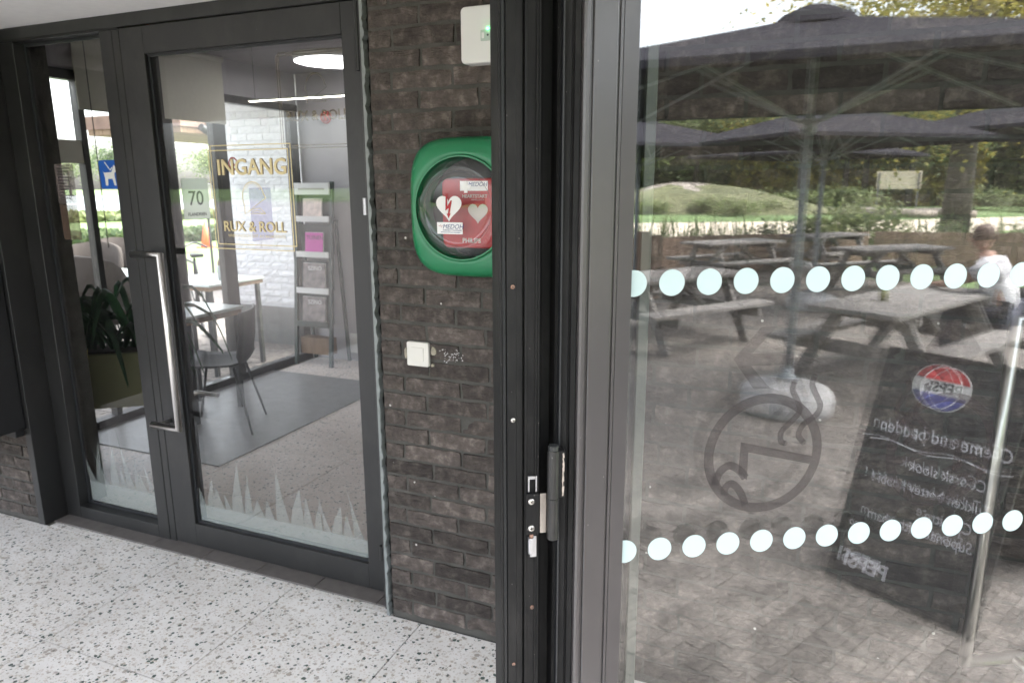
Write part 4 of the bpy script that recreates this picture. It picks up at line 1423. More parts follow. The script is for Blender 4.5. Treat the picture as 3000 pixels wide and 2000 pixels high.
# vent and skirting on the back wall
vn = empty("vent_grille", (-3.62, 3.298, 0.17))
tag(vn, "white slatted vent grille low on the lobby back wall", "vent")
MB().box(-0.20, 0.20, -0.012, 0.0, -0.09, 0.09).build("grille_frame", m_white, vn)
for k in range(6):
    MB().box(-0.17, 0.17, -0.020, -0.0125, -0.068 + k * 0.025, -0.056 + k * 0.025).build("slat", m_white, vn)
al = empty("alarm_bell", (-3.95, 3.298, 2.18))
tag(al, "small round red alarm bell near the top of the lobby wall", "alarm")
MB().lathe([(0.045, 0), (0.045, 0.03), (0.03, 0.045), (0.001, 0.047)], 20).xf(Matrix.Rotation(math.pi / 2, 4, 'X')).build("bell_dome", m_alarm, al, smooth=True)
MB().lathe([(0.055, 0), (0.055, 0.008)], 20).xf(Matrix.Rotation(math.pi / 2, 4, 'X')).build("bell_base", m_alarm, al)

# black chair by the mat
def thin_chair(name, loc, rz, label, mat_s, mat_l):
    c = empty(name, loc, rz)
    tag(c, label, "chair")
    mb = MB()
    nx, ny = 8, 9
    prof_ = [(-0.20, 0.46), (-0.12, 0.445), (0.0, 0.44), (0.12, 0.445), (0.17, 0.46), (0.20, 0.52), (0.215, 0.62), (0.225, 0.72), (0.23, 0.80)]
    vs = []
    for j, (y, z) in enumerate(prof_):
        for i in range(nx + 1):
            u = i / nx * 2 - 1
            w = 0.21 - (0.02 if j > 6 else 0)
            vs.append((u * w, y - (0.04 * u * u if j > 4 else 0), z + (0.025 * u * u if j <= 4 else 0)))
    fs = [(j * (nx + 1) + i, j * (nx + 1) + i + 1, (j + 1) * (nx + 1) + i + 1, (j + 1) * (nx + 1) + i) for j in range(len(prof_) - 1) for i in range(nx)]
    o = mb.add(vs, fs).build("seat_shell", mat_s, c, smooth=True)
    sm = o.modifiers.new("thick", 'SOLIDIFY')
    sm.thickness = 0.012
    for sx, sy in ((-1, -1), (1, -1), (-1, 1), (1, 1)):
        MB().tube([(sx * 0.14, sy * 0.12, 0.435), (sx * 0.215, sy * 0.22, 0.0)], [0.010, 0.007], 8).build("leg", mat_l, c, smooth=True)
    return c
thin_chair("chair", (-3.52, 1.42, 0.008), RAD(-60), "black shell chair on thin legs on the grey mat in the lobby", m_black, m_dark)
# small table with pale top by the window
def small_table(loc, w, d, h, label, grp=None):
    t = empty("table", loc)
    tag(t, label, "table", grp)
    MB().box(-w / 2, w / 2, -d / 2, d / 2, h - 0.022, h).build("table_top", m_tabletop, t, bevel=0.003)
    MB().box(-w / 2 + 0.01, w / 2 - 0.01, -d / 2 + 0.01, d / 2 - 0.01, h - 0.06, h - 0.023).build("apron", m_woodwarm, t)
    for sx in (-1, 1):
        for sy in (-1, 1):
            MB().box(sx * (w / 2 - 0.05) - 0.018, sx * (w / 2 - 0.05) + 0.018, sy * (d / 2 - 0.05) - 0.018, sy * (d / 2 - 0.05) + 0.018, 0, h - 0.061).build("leg", m_dark, t)
    return t
small_table((-3.93, 1.58, 0.007), 0.50, 0.52, 0.75, "small pale topped table by the lobby window, behind the door handle")
small_table((-5.25, 3.05, ZT), 0.75, 0.7, 0.86, "pale topped wooden table outside the lobby, near the white brick wall")
small_table((-6.6, 3.0, ZT), 0.9, 0.8, 0.86, "pale topped wooden table outside the lobby, seen through the side window")
# jar on the table near the white wall
jar = empty("glass_jar", (-5.05, 3.05, ZT + 0.86))
tag(jar, "small glass jar with a brown lid on the table by the white wall", "jar")
MB().lathe([(0.045, 0), (0.05, 0.03), (0.05, 0.12), (0.04, 0.14)], 16).build("jar_body", M("jar_glass", (0.25, 0.27, 0.27), 0.1, 0.05, 5), jar, smooth=True)
MB().lathe([(0.042, 0.14), (0.042, 0.17), (0.02, 0.21), (0.001, 0.215)], 16).build("jar_lid", m_rooftile, jar, smooth=True)
# upholstered chairs outside the window
def tub_chair(loc, rz, label):
    c = empty("armchair", loc, rz)
    c.scale = (1.0, 1.0, 1.27)
    tag(c, label, "armchair", "taupe armchairs at the tables by the window")
    mb = MB()
    rings = []
    seg = 14
    for z, r in ((0.42, 0.27), (0.62, 0.31), (0.88, 0.33)):
        for k in range(seg + 1):
            a = RAD(-20 + 220 * k / seg)
            zz = z - (0.22 * max(0, -math.sin(a) + 0.3) if z > 0.6 else 0) - (0.16 * (abs(k / seg - 0.5) * 2) ** 2 if z > 0.6 else 0)
            rings.append((r * math.cos(a), r * math.sin(a), zz))
    w = seg + 1
    fs = [(j * w + i, j * w + i + 1, (j + 1) * w + i + 1, (j + 1) * w + i) for j in range(2) for i in range(seg)]
    o = mb.add(rings, fs).build("backrest", m_brown, c, smooth=True)
    o.modifiers.new("thick", 'SOLIDIFY').thickness = 0.05
    MB().lathe([(0.25, 0.36), (0.28, 0.40), (0.28, 0.46), (0.24, 0.50)], 20).build("seat", m_brown, c, smooth=True)
    for a in (45, 135, 225, 315):
        MB().tube([(0.18 * math.cos(RAD(a)), 0.18 * math.sin(RAD(a)), 0.36), (0.26 * math.cos(RAD(a)), 0.26 * math.sin(RAD(a)), 0)], [0.014, 0.010], 8).build("leg", m_dark, c)
    return c
tub_chair((-7.25, 3.35, ZT), RAD(40), "taupe tub armchair beyond the pale table outside the side window")
tub_chair((-6.15, 2.55, ZT), RAD(200), "taupe tub armchair in front of the pale table outside the side window")
tub_chair((-7.6, 4.0, ZT), RAD(60), "farther taupe tub armchair, just right of the table outside the side window")

# plant trough by the side window
tr = empty("plant_trough", (-3.70, 0.78, 0))
tr.rotation_euler = (0, 0, RAD(36))
tag(tr, "olive green plant trough on legs behind the side window", "planter")
MB().box(-0.36, 0.36, -0.13, 0.13, 0.34, 0.66).build("trough_body", m_olive, tr, bevel=0.006, seg=2)
MB().box(-0.34, 0.34, -0.11, 0.11, 0.655, 0.668).build("soil", m_soil, tr)
for sx in (-1, 1):
    for sy in (-1, 1):
        MB().tube([(sx * 0.32, sy * 0.10, 0.0), (sx * 0.32, sy * 0.10, 0.34)], 0.010, 8).build("leg", m_dark, tr)
pl = empty("houseplant", (-3.70, 0.78, 0.668))
pl.rotation_euler = (0, 0, RAD(36))
tag(pl, "dark leafy houseplant growing in the olive trough", "houseplant")
rng = random.Random(3)
def strap_leaf(a, L, w, lift, droop):
    mb = MB()
    n = 9
    vs = []
    for i in range(n + 1):
        t = i / n
        r = L * t * (1 - 0.15 * t)
        z = lift * math.sin(min(1, t * 1.25) * math.pi * 0.62) - droop * t ** 3
        ww = w * math.sin(math.pi * min(0.98, 0.12 + 0.86 * t)) ** 0.7
        c, s_ = math.cos(a), math.sin(a)
        vs.append((r * c - ww * s_, r * s_ + ww * c, z - 0.01))
        vs.append((r * c, r * s_, z + 0.012))
        vs.append((r * c + ww * s_, r * s_ - ww * c, z - 0.01))
    fs = []
    for i in range(n):
        for k in range(2):
            fs.append((3 * i + k, 3 * i + k + 1, 3 * i + 3 + k + 1, 3 * i + 3 + k))
    return mb.add(vs, fs)
for k in range(52):
    o = strap_leaf(rng.uniform(0, 6.28), rng.uniform(0.28, 0.58), rng.uniform(0.011, 0.026), rng.uniform(0.16, 0.46), rng.uniform(0.10, 0.60)).build("leaf", m_leafdark, pl, smooth=True)
    o.location = (rng.uniform(-0.24, 0.24), rng.uniform(-0.05, 0.05), 0)
o = strap_leaf(-1.2, 0.16, 0.03, 0.05, 0.22).build("yellow_leaf", m_yellowleaf, pl, smooth=True)
o.location = (-0.12, -0.10, 0.02)
# poster in the window
pos = empty("window_poster", (XG + 0.04, 2.06, 1.50))
tag(pos, "pale poster with a large 70 hanging in the lobby window", "poster")
MB().box(-0.001, 0.001, -0.125, 0.125, -0.15, 0.15).build("poster_sheet", filmmat("poster_paper", (0.60, 0.63, 0.56), 0.85, 0.0, 0.7), pos)
RY = Matrix.Rotation(math.pi / 2, 4, 'Z') @ Matrix.Rotation(math.pi / 2, 4, 'X')
for (t, sz, z) in (("70", 0.15, 0.0), ("FLANDRIEN", 0.034, -0.115)):
    o = put("poster_word", text_mesh(t, sz, m_ink, ext=0.0003, bold=0.001), pos)
    o.matrix_local = Matrix.Translation((0.0016, 0, z)) @ RY
# notice hanging on the white wall, and round no-smoking sticker on the pane
nt_ = empty("paper_notice", (XG + 0.012, 2.78, 1.36))
tag(nt_, "grey lilac paper notice stuck on the lobby window before the white wall", "notice")
MB().box(0.0, 0.0015, -0.13, 0.13, -0.22, 0.22).build("notice_sheet", filmmat("notice_paper", (0.52, 0.50, 0.62), 0.6, 0.15, 0.7), nt_)
ns = empty("no_smoking_sticker", (XG + 0.012, 2.50, 1.77))
tag(ns, "small round red no smoking sticker on the lobby window", "sticker")
ring_poly_mb(0.038, 0.052, 30, 0.001).xf(RY).build("ring", m_alarm, ns)
MB().box(-0.04, 0.04, -0.006, 0.006, 0.0012, 0.002).xf(RY @ Matrix.Rotation(RAD(-45), 4, 'Z')).build("slash", m_alarm, ns)
ex = empty("exit_sign", (-3.55, 0.95, 2.25))
tag(ex, "dark green exit sign hanging in the lobby behind the door's top corner", "sign")
MB().box(-0.012, 0.012, -0.07, 0.07, -0.13, 0.13).build("sign_panel", m_rackgreen, ex)
MB().tube([(0, 0, 0.13), (0, 0, 0.309)], 0.006, 8).build("hanging_rod", m_dark, ex)
o = put("running_figure", merge(stroke_mb([(-0.03, -0.05), (0.0, -0.01), (0.02, 0.03)], 0.014, 0.0006), stroke_mb([(0.0, -0.01), (0.03, -0.05)], 0.012, 0.0006), stroke_mb([(-0.03, 0.02), (0.02, 0.03), (0.04, 0.0)], 0.010, 0.0006)).mesh("running_figure", m_paper), ex)
o.matrix_local = Matrix.Translation((0.0124, 0, 0)) @ RY

# ================================================================== OUTSIDE, BEYOND THE LOBBY WINDOW
def paving(name, x0, x1, y0, y1, near, count, hole=None):
    """clinker pavers laid in rows; the nearest are objects, the rest one joined part"""
    base = struct(MB().box(x0, x1, y0, y1, ZT - 0.034, ZT - 0.010).build(name, m_joint))
    L, w, g = 0.205, 0.068, 0.005
    spots = []
    j = 0
    y = y0
    while y + w < y1:
        x = x0 - (j % 2) * L / 2 - random.uniform(0, 0.02)
        while x < x1:
            if x >= x0 and x + L <= x1:
                spots.append((x + L / 2, y + w / 2))
            x += L + g
        y += w + g
        j += 1
    if near:
        spots.sort(key=lambda p: (p[0] - near[0]) ** 2 + (p[1] - near[1]) ** 2)
    me = MB().box(-L / 2, L / 2, -w / 2, w / 2, -0.014, 0.0).mesh("paver", m_paver)
    for (x, y) in spots[:count]:
        o = put("paver", me, base)
        o.location = (x, y, ZT + random.uniform(-0.003, 0.002))
        o.rotation_euler = (random.uniform(-0.02, 0.02), random.uniform(-0.012, 0.012), random.uniform(-0.015, 0.015))
    far = np.array(spots[count:])
    n = len(far)
    rg = np.random.default_rng(5)
    z = ZT + rg.uniform(-0.003, 0.002, n)
    tx = rg.uniform(-0.001, 0.001, n)
    ty = rg.uniform(-0.001, 0.001, n)
    c = []
    for sx, sy in ((-1, -1), (1, -1), (1, 1), (-1, 1)):
        c.append(np.stack([far[:, 0] + sx * L / 2, far[:, 1] + sy * w / 2, np.full(n, ZT - 0.013)], 1))
    for sx, sy in ((-1, -1), (1, -1), (1, 1), (-1, 1)):
        c.append(np.stack([far[:, 0] + sx * (L / 2 - 0.002), far[:, 1] + sy * (w / 2 - 0.002), z + sx * tx + sy * ty], 1))
    v = np.stack(c, 1).reshape(-1, 3)
    q = np.array([(4, 5, 6, 7), (0, 1, 5, 4), (1, 2, 6, 5), (2, 3, 7, 6), (3, 0, 4, 7)])
    f = (q[None] + (np.arange(n) * 8)[:, None, None]).reshape(-1, 4)
    me2 = bpy.data.meshes.new("pavers_beyond")
    me2.from_pydata(v.tolist(), [], f.tolist())
    me2.materials.append(m_paverstuff)
    o = put("pavers_beyond", me2, base)
    o['kind'] = 'stuff'
    return base
paving("terrace_paving", 0.21, 12.4, -10.5, 0.0, (1.6, -1.3), 300)
paving("court_paving", -13.0, -4.42, -1.0, 9.0, (-5.0, 2.2), 200)
struct(MB().box(0.452, 14.0, 0.004, 0.008, ZT - 0.03, ZT - 0.02).build("wall_footing", m_joint))

# white painted brick wall outside
ww = MB().box(-5.92, -4.40, 4.109, 4.35, ZT - 0.03, 2.75).build("white_wall", m_whitemortar)
tag(ww, "white painted brick wall outside the lobby, behind the gold lettering", "wall")
brick_field(ww, -5.92, -4.40, 0.30, 2.75, 4.10, m_whitebrick, pitch=0.076, phase=0.2, blen=0.21, bh=0.066, joint=0.008, first=(0.1, 0.2), limit=280, key='w')
MB().box(-5.925, -4.395, 4.085, 4.10, ZT - 0.02, 0.29).build("plinth", M("grey_plinth", (0.16, 0.16, 0.155), 0.8, 0.1, 9), ww)

ev = empty("eave", (-5.3, 3.6, 2.76))  # unseen overhang, added to keep the white wall in shade
tag(ev, "unseen projecting eave added to shade the white painted brick wall", "eave")
MB().box(-0.95, 0.88, -1.1, 0.9, 0.0, 0.16).build("shade_slab", m_ceil, ev)
MB().box(-0.98, -0.951, -1.13, 0.93, -0.03, 0.19).build("shade_fascia", m_frame, ev)
# pavilion with a planked eave
pav = empty("pavilion", (-8.6, 6.3, ZT))
tag(pav, "small wooden pavilion with a planked eave outside the lobby window", "pavilion")
MB().prism([(-1.0, -1.0), (0.8, -1.0), (0.8, 3.4), (-1.0, 3.4)], 2.52, 2.70).build("roof", m_rooftile, pav)
for k in range(12):
    MB().box(-0.99 + 0.148 * k, -0.99 + 0.148 * k + 0.140, -0.98, 3.38, 2.44, 2.5195).build("plank", m_woodwarm, pav)
MB().box(0.801, 0.86, -0.55, 3.4, 2.28, 2.72).build("fascia", M("grey_fascia", (0.12, 0.12, 0.11), 0.8, 0.1, 9), pav)
for x in (-0.9, 0.7):
    MB().box(x - 0.06, x + 0.06, 2.9, 3.02, 0, 2.4395).build("post", m_woodwarm, pav)
MB().tube([(0.90, -0.75, 2.52), (0.90, -0.6, 2.45), (0.90, -0.55, 2.35)], 0.05, 10).build("gutter_end", m_dark, pav)
# globe lamp on a post
gl_ = empty("globe_lamp", (-9.3, 7.1, ZT))
tag(gl_, "round white globe lamp on a thin post outside the lobby window", "lamp")
MB().tube([(0, 0, 0), (0, 0, 1.48)], 0.022, 10).build("lamp_post", m_dark, gl_)
MB().lathe([(0.05, 1.48)] + [(0.15 * math.sin(RAD(a)), 1.64 - 0.15 * math.cos(RAD(a))) for a in range(25, 180, 15)] + [(0.001, 1.79)], 20).build("globe", m_white, gl_, smooth=True)
# traffic cone, wooden post, flower box
cn = empty("traffic_cone", (-16.5, 14.0, ZT - 0.04))
tag(cn, "orange traffic cone on the lawn outside the lobby window", "traffic cone")
MB().lathe([(0.17, 0.03), (0.10, 0.4), (0.03, 0.75)], 16).build("cone", m_orange, cn, smooth=True)
MB().box(-0.2, 0.2, -0.2, 0.2, 0, 0.03).build("cone_base", m_orange, cn)
wp = MB().tube([(-16.2, 12.6, ZT - 0.04), (-16.3, 12.7, 3.0)], [0.11, 0.10], 10).build("wooden_post", M("pale_post", (0.55, 0.36, 0.14), 0.8, 0.1, 3), smooth=True)
tag(wp, "leaning pale wooden post on the lawn outside the lobby window", "post")

# bicycle parked outside
bk = empty("bicycle", (-6.35, 4.05, ZT), RAD(150))
tag(bk, "dark bicycle parked on the paving outside the lobby window", "bicycle")
def wheel(x):
    wv = empty("wheel", (0, 0, 0))
    wv.parent = bk
    wv.location = (x, 0, 0.345)
    R_, r_ = 0.33, 0.019
    mb = MB()
    vs, fs = [], []
    for k in range(36):
        a = 2 * math.pi * k / 36
        for q in range(8):
            b = 2 * math.pi * q / 8
            rr = R_ + r_ * math.cos(b)
            vs.append((rr * math.cos(a), r_ * math.sin(b), rr * math.sin(a)))
    for k in range(36):
        for q in range(8):
            fs.append((k * 8 + q, ((k + 1) % 36) * 8 + q, ((k + 1) % 36) * 8 + (q + 1) % 8, k * 8 + (q + 1) % 8))
    mb.add(vs, fs).build("tyre", m_tyre, wv, smooth=True)
    sp = MB()
    for k in range(18):
        a = 2 * math.pi * k / 18
        sp.tube([(0, 0.02 * (1 if k % 2 else -1), 0), (0.31 * math.cos(a), 0, 0.31 * math.sin(a))], 0.0016, 4, False)
    sp.build("spokes", m_steel, wv)
    MB().tube([(0, -0.035, 0), (0, 0.035, 0)], 0.02, 10).build("hub", m_dark, wv)
wheel(0.0)
wheel(1.05)
fr = MB()
for a, b in (((0.0, 0, 0.345), (0.32, 0, 0.86)), ((0.0, 0, 0.345), (0.42, 0, 0.30)), ((0.42, 0, 0.30), (0.32, 0, 0.90)), ((0.42, 0, 0.30), (0.88, 0, 0.80)), ((0.34, 0, 0.84), (0.87, 0, 0.86)), ((1.05, 0, 0.345), (0.86, 0, 0.92))):
    fr.tube([a, b], 0.016, 8)
fr.build("bicycle_frame", m_dark, bk)
MB().tube(smooth_path([(0.80, 0.28, 0.98), (0.93, 0.16, 1.04), (0.85, 0, 1.0), (0.93, -0.16, 1.04), (0.80, -0.28, 0.98)]), 0.013, 8).build("handlebar", m_dark, bk, smooth=True)
MB().tube([(0.85, 0, 0.92), (0.84, 0, 1.0)], 0.014, 8).build("stem", m_dark, bk)
sd = MB().prism([(0.16, -0.07), (0.30, -0.05), (0.44, -0.015), (0.44, 0.015), (0.30, 0.05), (0.16, 0.07)], 0.92, 0.96).build("saddle", m_dark, bk, bevel=0.01, seg=2)

# hedge, reeds, lake, far shore
def leaf_strip(a, b, h, depth, n, size, mat, seed):
    rg = np.random.default_rng(seed)
    t = rg.uniform(0, 1, n)
    a, b = np.array(a), np.array(b)
    d = (b - a) / np.linalg.norm(b - a)
    nn = np.array([-d[1], d[0], 0])
    p = a + (b - a) * t[:, None] + nn * rg.uniform(-depth / 2, depth / 2, n)[:, None]
    p[:, 2] += rg.uniform(0, 1, n) ** 0.8 * h * (0.85 + 0.3 * rg.uniform(0, 1, n))
    nr = rg.normal(size=(n, 3))
    nr /= np.linalg.norm(nr, axis=1)[:, None]
    u = np.cross(nr, rg.normal(size=(n, 3)))
    u /= np.linalg.norm(u, axis=1)[:, None]
    w = np.cross(nr, u)
    s_ = size * rg.uniform(0.6, 1.4, (n, 1))
    v = np.stack([p - u * s_, p - w * s_ * .6, p + u * s_, p + w * s_ * .6], 1).reshape(-1, 3)
    me = bpy.data.meshes.new("leaves")
    me.from_pydata(v.tolist(), [], np.arange(4 * n).reshape(-1, 4).tolist())
    me.materials.append(mat)
    return me
hg = put("hedge", leaf_strip((-24.0, 8.0, ZT - 0.05), (-14.5, 24.0, ZT - 0.05), 0.42, 1.6, 9000, 0.10, m_leaf_d, 2))
tag(hg, "low clipped green hedge on the lawn before the lake", "hedge")
rd = put("lakeside_reeds", leaf_strip((-44.0, 12.0, ZT - 0.05), (-24.0, 46.0, ZT - 0.05), 0.42, 5.0, 9000, 0.22, m_leaf_g, 3))
tag(rd, "rough grey green reeds growing along the lake shore", "reeds", kind="stuff")
struct(MB().add([(-62, 6, ZT - 0.03), (-30, 56, ZT - 0.03), (-120, 170, ZT - 0.03), (-210, 70, ZT - 0.03)], [(0, 1, 2, 3)]).build("lake", m_water))
hs_ = empty("tiled_house", (-33.0, 14.6, ZT))
tag(hs_, "house with a brown tiled gable roof in the distance, seen through the side window", "house")
MB().box(-3, 3, -3.2, 3.2, 0, 3.0).build("wall", M("house_brick", (0.28, 0.16, 0.12), 0.9, 0.15, 6), hs_)
MB().add([(-3.3, -3.5, 2.9), (3.3, -3.5, 2.9), (3.3, 3.5, 2.9), (-3.3, 3.5, 2.9), (0, -3.5, 6.4), (0, 3.5, 6.4)], [(0, 3, 2, 1), (0, 1, 4), (2, 3, 5), (1, 2, 5, 4), (3, 0, 4, 5)]).build("roof", m_rooftile, hs_)
for y in (-1.6, 1.4):
    MB().box(3.001, 3.03, y - 0.5, y + 0.5, 1.0, 2.2).build("window", m_dark, hs_)

# ------------------------------------------------------------------ trees
CR = {}
def crown(key, mat, seed, n=5200, leaf=0.034):
    k = (key, seed)
    if k not in CR:
        me = leaf_cloud(n, (1, 1, 0.9), leaf, seed, lumps=26)
        me.materials.append(mat)
        CR[k] = me
    return CR[k]
def tree(loc, h, r, key, mat, seed, label, group, trunk_r=0.18, name="broadleaf_tree", near=False):
    t = empty(name, loc, random.uniform(0, 6))
    tag(t, label, "tree", group)
    tm = MB()
    tm.tube([(0, 0, -0.1), (0.03 * h * 0.2, 0, h * 0.3), (0, 0.02 * h, h * 0.8)], [trunk_r, trunk_r * 0.75, trunk_r * 0.25], 8)
    for k in range(5):
        a = 1.26 * k + seed
        z = h * (0.35 + 0.08 * k)
        tm.tube([(0, 0, z), (r * 0.4 * math.cos(a), r * 0.4 * math.sin(a), z + h * 0.12), (r * 0.7 * math.cos(a), r * 0.7 * math.sin(a), z + h * 0.2)], [trunk_r * 0.4, trunk_r * 0.25, trunk_r * 0.08], 6)
    tm.build("trunk", m_bark, t, smooth=True)
    c = put("crown", crown(key + ('n' if near else ''), mat, seed % 3, 20000 if near else 5200, 0.016 if near else 0.034), t)
    c.location = (0, 0, h * 0.62)
    c.scale = (r * 1.15, r * 1.15, h * 0.44)
    return t
LM = {'y': m_leaf_y, 'g': m_leaf_g, 'd': m_leaf_d}
# far shore wood of the lake
for k in range(15):
    u = k / 14
    x, y = -190 + 90 * u + random.uniform(-5, 5), 62 + 108 * u + random.uniform(-6, 6)
    kk = 'd' if k % 3 else 'g'
    tree((x, y, ZT - 0.05), random.uniform(9, 13), random.uniform(6.5, 8.5), kk, LM[kk], k, "hazy green tree in the wood on the far shore of the lake", "trees on the far lake shore", 0.35)

# ================================================================== TERRACE, MIRRORED IN THE GLASS DOOR
def picnic_table(loc, rz, label, sx=1.0):
    t = empty("picnic_table", loc, rz)
    t.scale = (sx, 1.0, 1.0)
    tag(t, label, "picnic table", "weathered picnic tables on the terrace")
    for k in range(5):
        y = -0.30 + 0.15 * k
        MB().box(-0.92 + random.uniform(-0.01, 0.01), 0.92 + random.uniform(-0.01, 0.01), y - 0.069, y + 0.069, 0.71, 0.75).build("top_plank", m_wood, t, bevel=0.004)
    for s_ in (-1, 1):
        for k in range(2):
            y = s_ * (0.53 + 0.135 * k)
            MB().box(-0.92, 0.92, y - 0.063, y + 0.063, 0.41, 0.45).build("bench_plank", m_wood, t, bevel=0.004)
    for x in (-0.62, 0.62):
        for s_ in (-1, 1):
            MB().bar((x, s_ * 0.24, 0.71), (x, s_ * 0.62, 0.0), 0.045, 0.10, (0, 1, 0)).build("leg", m_wood, t)
        MB().box(x + 0.024, x + 0.069, -0.74, 0.74, 0.30, 0.408).build("cross_beam", m_wood, t)
        MB().box(x + 0.024, x + 0.069, -0.36, 0.36, 0.625, 0.708).build("top_batten", m_wood, t)
        MB().bar((x * 0.93, 0, 0.36), (x * 0.20, 0, 0.69), 0.045, 0.08, (0, 1, 0)).build("brace", m_wood, t)
    return t
picnic_table((5.38, -2.52, ZT), RAD(1), "weathered picnic table nearest the glass door, mirrored behind the parasol pole", 1.14)
picnic_table((5.15, -4.98, ZT), RAD(6), "weathered picnic table mirrored at the left edge of the glass door")
picnic_table((9.9, -7.3, ZT), RAD(12), "far weathered picnic table mirrored in front of the plank fence")
picnic_table((10.7, -4.9, ZT), RAD(20), "far weathered picnic table mirrored in the middle, beyond the second parasol")
picnic_table((12.9, -7.1, ZT), RAD(8), "farthest weathered picnic table, by the plants at the terrace edge")
picnic_table((9.3, -2.0, ZT), RAD(10), "weathered picnic table mirrored behind the seated person")

# glass on the nearest table
gp = empty("drinking_glass", (5.0, -2.58, ZT + 0.75))
tag(gp, "small green drinking glass on the nearest picnic table", "glass")
MB().lathe([(0.028, 0), (0.034, 0.10)], 14).build("glass_body", M("olive_glass", (0.12, 0.13, 0.03), 0.2, 0.1, 5), gp, smooth=True)
MB().lathe([(0.0345, 0.1005), (0.0345, 0.106)], 14).build("glass_rim", M("rim", (0.4, 0.42, 0.35), 0.2, 0.05, 5), gp)

def parasol(loc, rz, half, ze, zp, label, lean=(0, 0)):
    p = empty("parasol", loc, rz)
    tag(p, label, "parasol", "charcoal parasols on the terrace")
    MB().lathe([(0.325, 0.0), (0.345, 0.02), (0.350, 0.10), (0.340, 0.150), (0.315, 0.188), (0.25, 0.212), (0.12, 0.235), (0.06, 0.252)], 28).build("base", m_basew, p, smooth=True)
    MB().lathe([(0.085, 0.2525), (0.075, 0.27), (0.04, 0.285), (0.038, 0.34)], 18).build("base_collar", m_pole, p, smooth=True)
    MB().tube([(0, 0, 0.28), (0, 0, zp - 0.05)], 0.031, 14).build("pole", m_pole, p, smooth=True)
    mb = MB()
    seg = 6
    ring = []
    for r_i in range(seg + 1):
        t = r_i / seg
        row = []
        for side in range(4):
            for k in range(6):
                u = k / 6
                c0 = [(-1, -1), (1, -1), (1, 1), (-1, 1)][side]
                c1 = [(1, -1), (1, 1), (-1, 1), (-1, -1)][side]
                x = (c0[0] + (c1[0] - c0[0]) * u)
                y = (c0[1] + (c1[1] - c0[1]) * u)
                sag = -0.015 * math.sin(math.pi * t) * math.sin(math.pi * u)
                edge = -0.04 * math.sin(math.pi * u) * t * 0 
                row.append((x * half * t, y * half * t, zp + (ze - zp) * t ** 0.95 + sag))
        ring.append(row)
    vs = [v for row in ring for v in row]
    fs = []
    for i in range(seg):
        for k in range(24):
            fs.append((i * 24 + k, (i + 1) * 24 + k, (i + 1) * 24 + (k + 1) % 24, i * 24 + (k + 1) % 24))
    n0 = seg * 24
    o_ = len(vs)
    for k in range(24):
        x, y, z = vs[n0 + k]
        vs.append((x * 1.004, y * 1.004, z - 0.045))
    for k in range(24):
        fs.append((n0 + k, o_ + k, o_ + (k + 1) % 24, n0 + (k + 1) % 24))
    c = mb.add(vs, fs).build("canopy", m_canopy, p)
    c.modifiers.new("thick", 'SOLIDIFY').thickness = 0.006
    vt = MB()
    vt.lathe([(0.34, zp - 0.10), (0.26, zp - 0.02), (0.10, zp + 0.05), (0.001, zp + 0.06)], 12)
    vt.build("vent_cap", m_canopy, c)
    for sx, sy in ((-1, -1), (1, -1), (1, 1), (-1, 1), (0, -1), (1, 0), (0, 1), (-1, 0)):
        MB().bar((0, 0, zp - 0.07), (sx * half * 0.98, sy * half * 0.98, ze - 0.035), 0.014, 0.022).build("rib", m_pole, p)
        MB().bar((0, 0, zp - 0.75), (sx * half * 0.5, sy * half * 0.5, (zp + ze) / 2 - 0.07), 0.012, 0.018).build("strut", m_pole, p)
    MB().lathe([(0.05, zp - 0.80), (0.05, zp - 0.70)], 14).build("runner", m_pole, p)
    return p
parasol((3.78, -2.72, ZT), RAD(-28), 1.62, 2.39, 2.88, "charcoal parasol nearest the glass door, its pale round base in front of the picnic table")
parasol((8.35, -4.95, ZT), RAD(25), 1.6, 2.30, 2.78, "charcoal parasol mirrored in the middle of the glass door")
parasol((7.6, -7.6, ZT), RAD(10), 1.6, 2.28, 2.75, "charcoal parasol mirrored at the left edge of the glass door")
parasol((12.3, -7.4, ZT), RAD(5), 1.6, 2.30, 2.78, "farthest charcoal parasol, by the plants at the terrace edge")
parasol((10.4, -2.6, ZT), RAD(15), 1.7, 2.42, 2.95, "charcoal parasol mirrored behind the seated person")

# A-board with chalk writing
bdir = Vector((-0.26, 0.966, 0)).normalized()
ab = empty("chalkboard", (1.70, -1.03, ZT))
tag(ab, "black chalkboard with a round cola logo, mirrored at the right of the glass door", "chalkboard")
right = Vector((0.05, -0.9987, 0)).normalized()
nback = Vector((0.9987, 0.05, 0)).normalized()
upv = (Vector((0, 0, 1)) * math.cos(RAD(20)) + nback * math.sin(RAD(20))).normalized()
nrm = right.cross(upv).normalized()
ab.matrix_world = frame_mat((1.70, -1.03, ZT + 0.004), right, upv, nrm)
MB().box(-0.27, 0.29, 0.02, 1.05, -0.012, 0.0).build("panel", m_board, ab)
fm = MB()
for (a, b, c, d) in ((-0.290, -0.2705, 0.0, 1.065), (0.2905, 0.310, 0.0, 1.065), (-0.27, 0.29, 1.0505, 1.065), (-0.27, 0.29, 0.0, 0.0195)):
    fm.box(a, b, c, d, -0.016, 0.008)
fm.build("frame", m_black, ab)
bkp = MB().box(-0.28, 0.30, 0.0, 1.05, -0.012, 0.0)
bkp.xf(Matrix.Translation((0, 0.26, -0.72)) @ Matrix.Rotation(RAD(40), 4, 'X'))
bkp.build("back_panel", m_board, ab)
lg = empty("round_logo", (0, 0, 0))
lg.parent = ab
lg.location = (0.045, 0.925, 0.001)
lg.scale = (0.76, 0.76, 1.0)
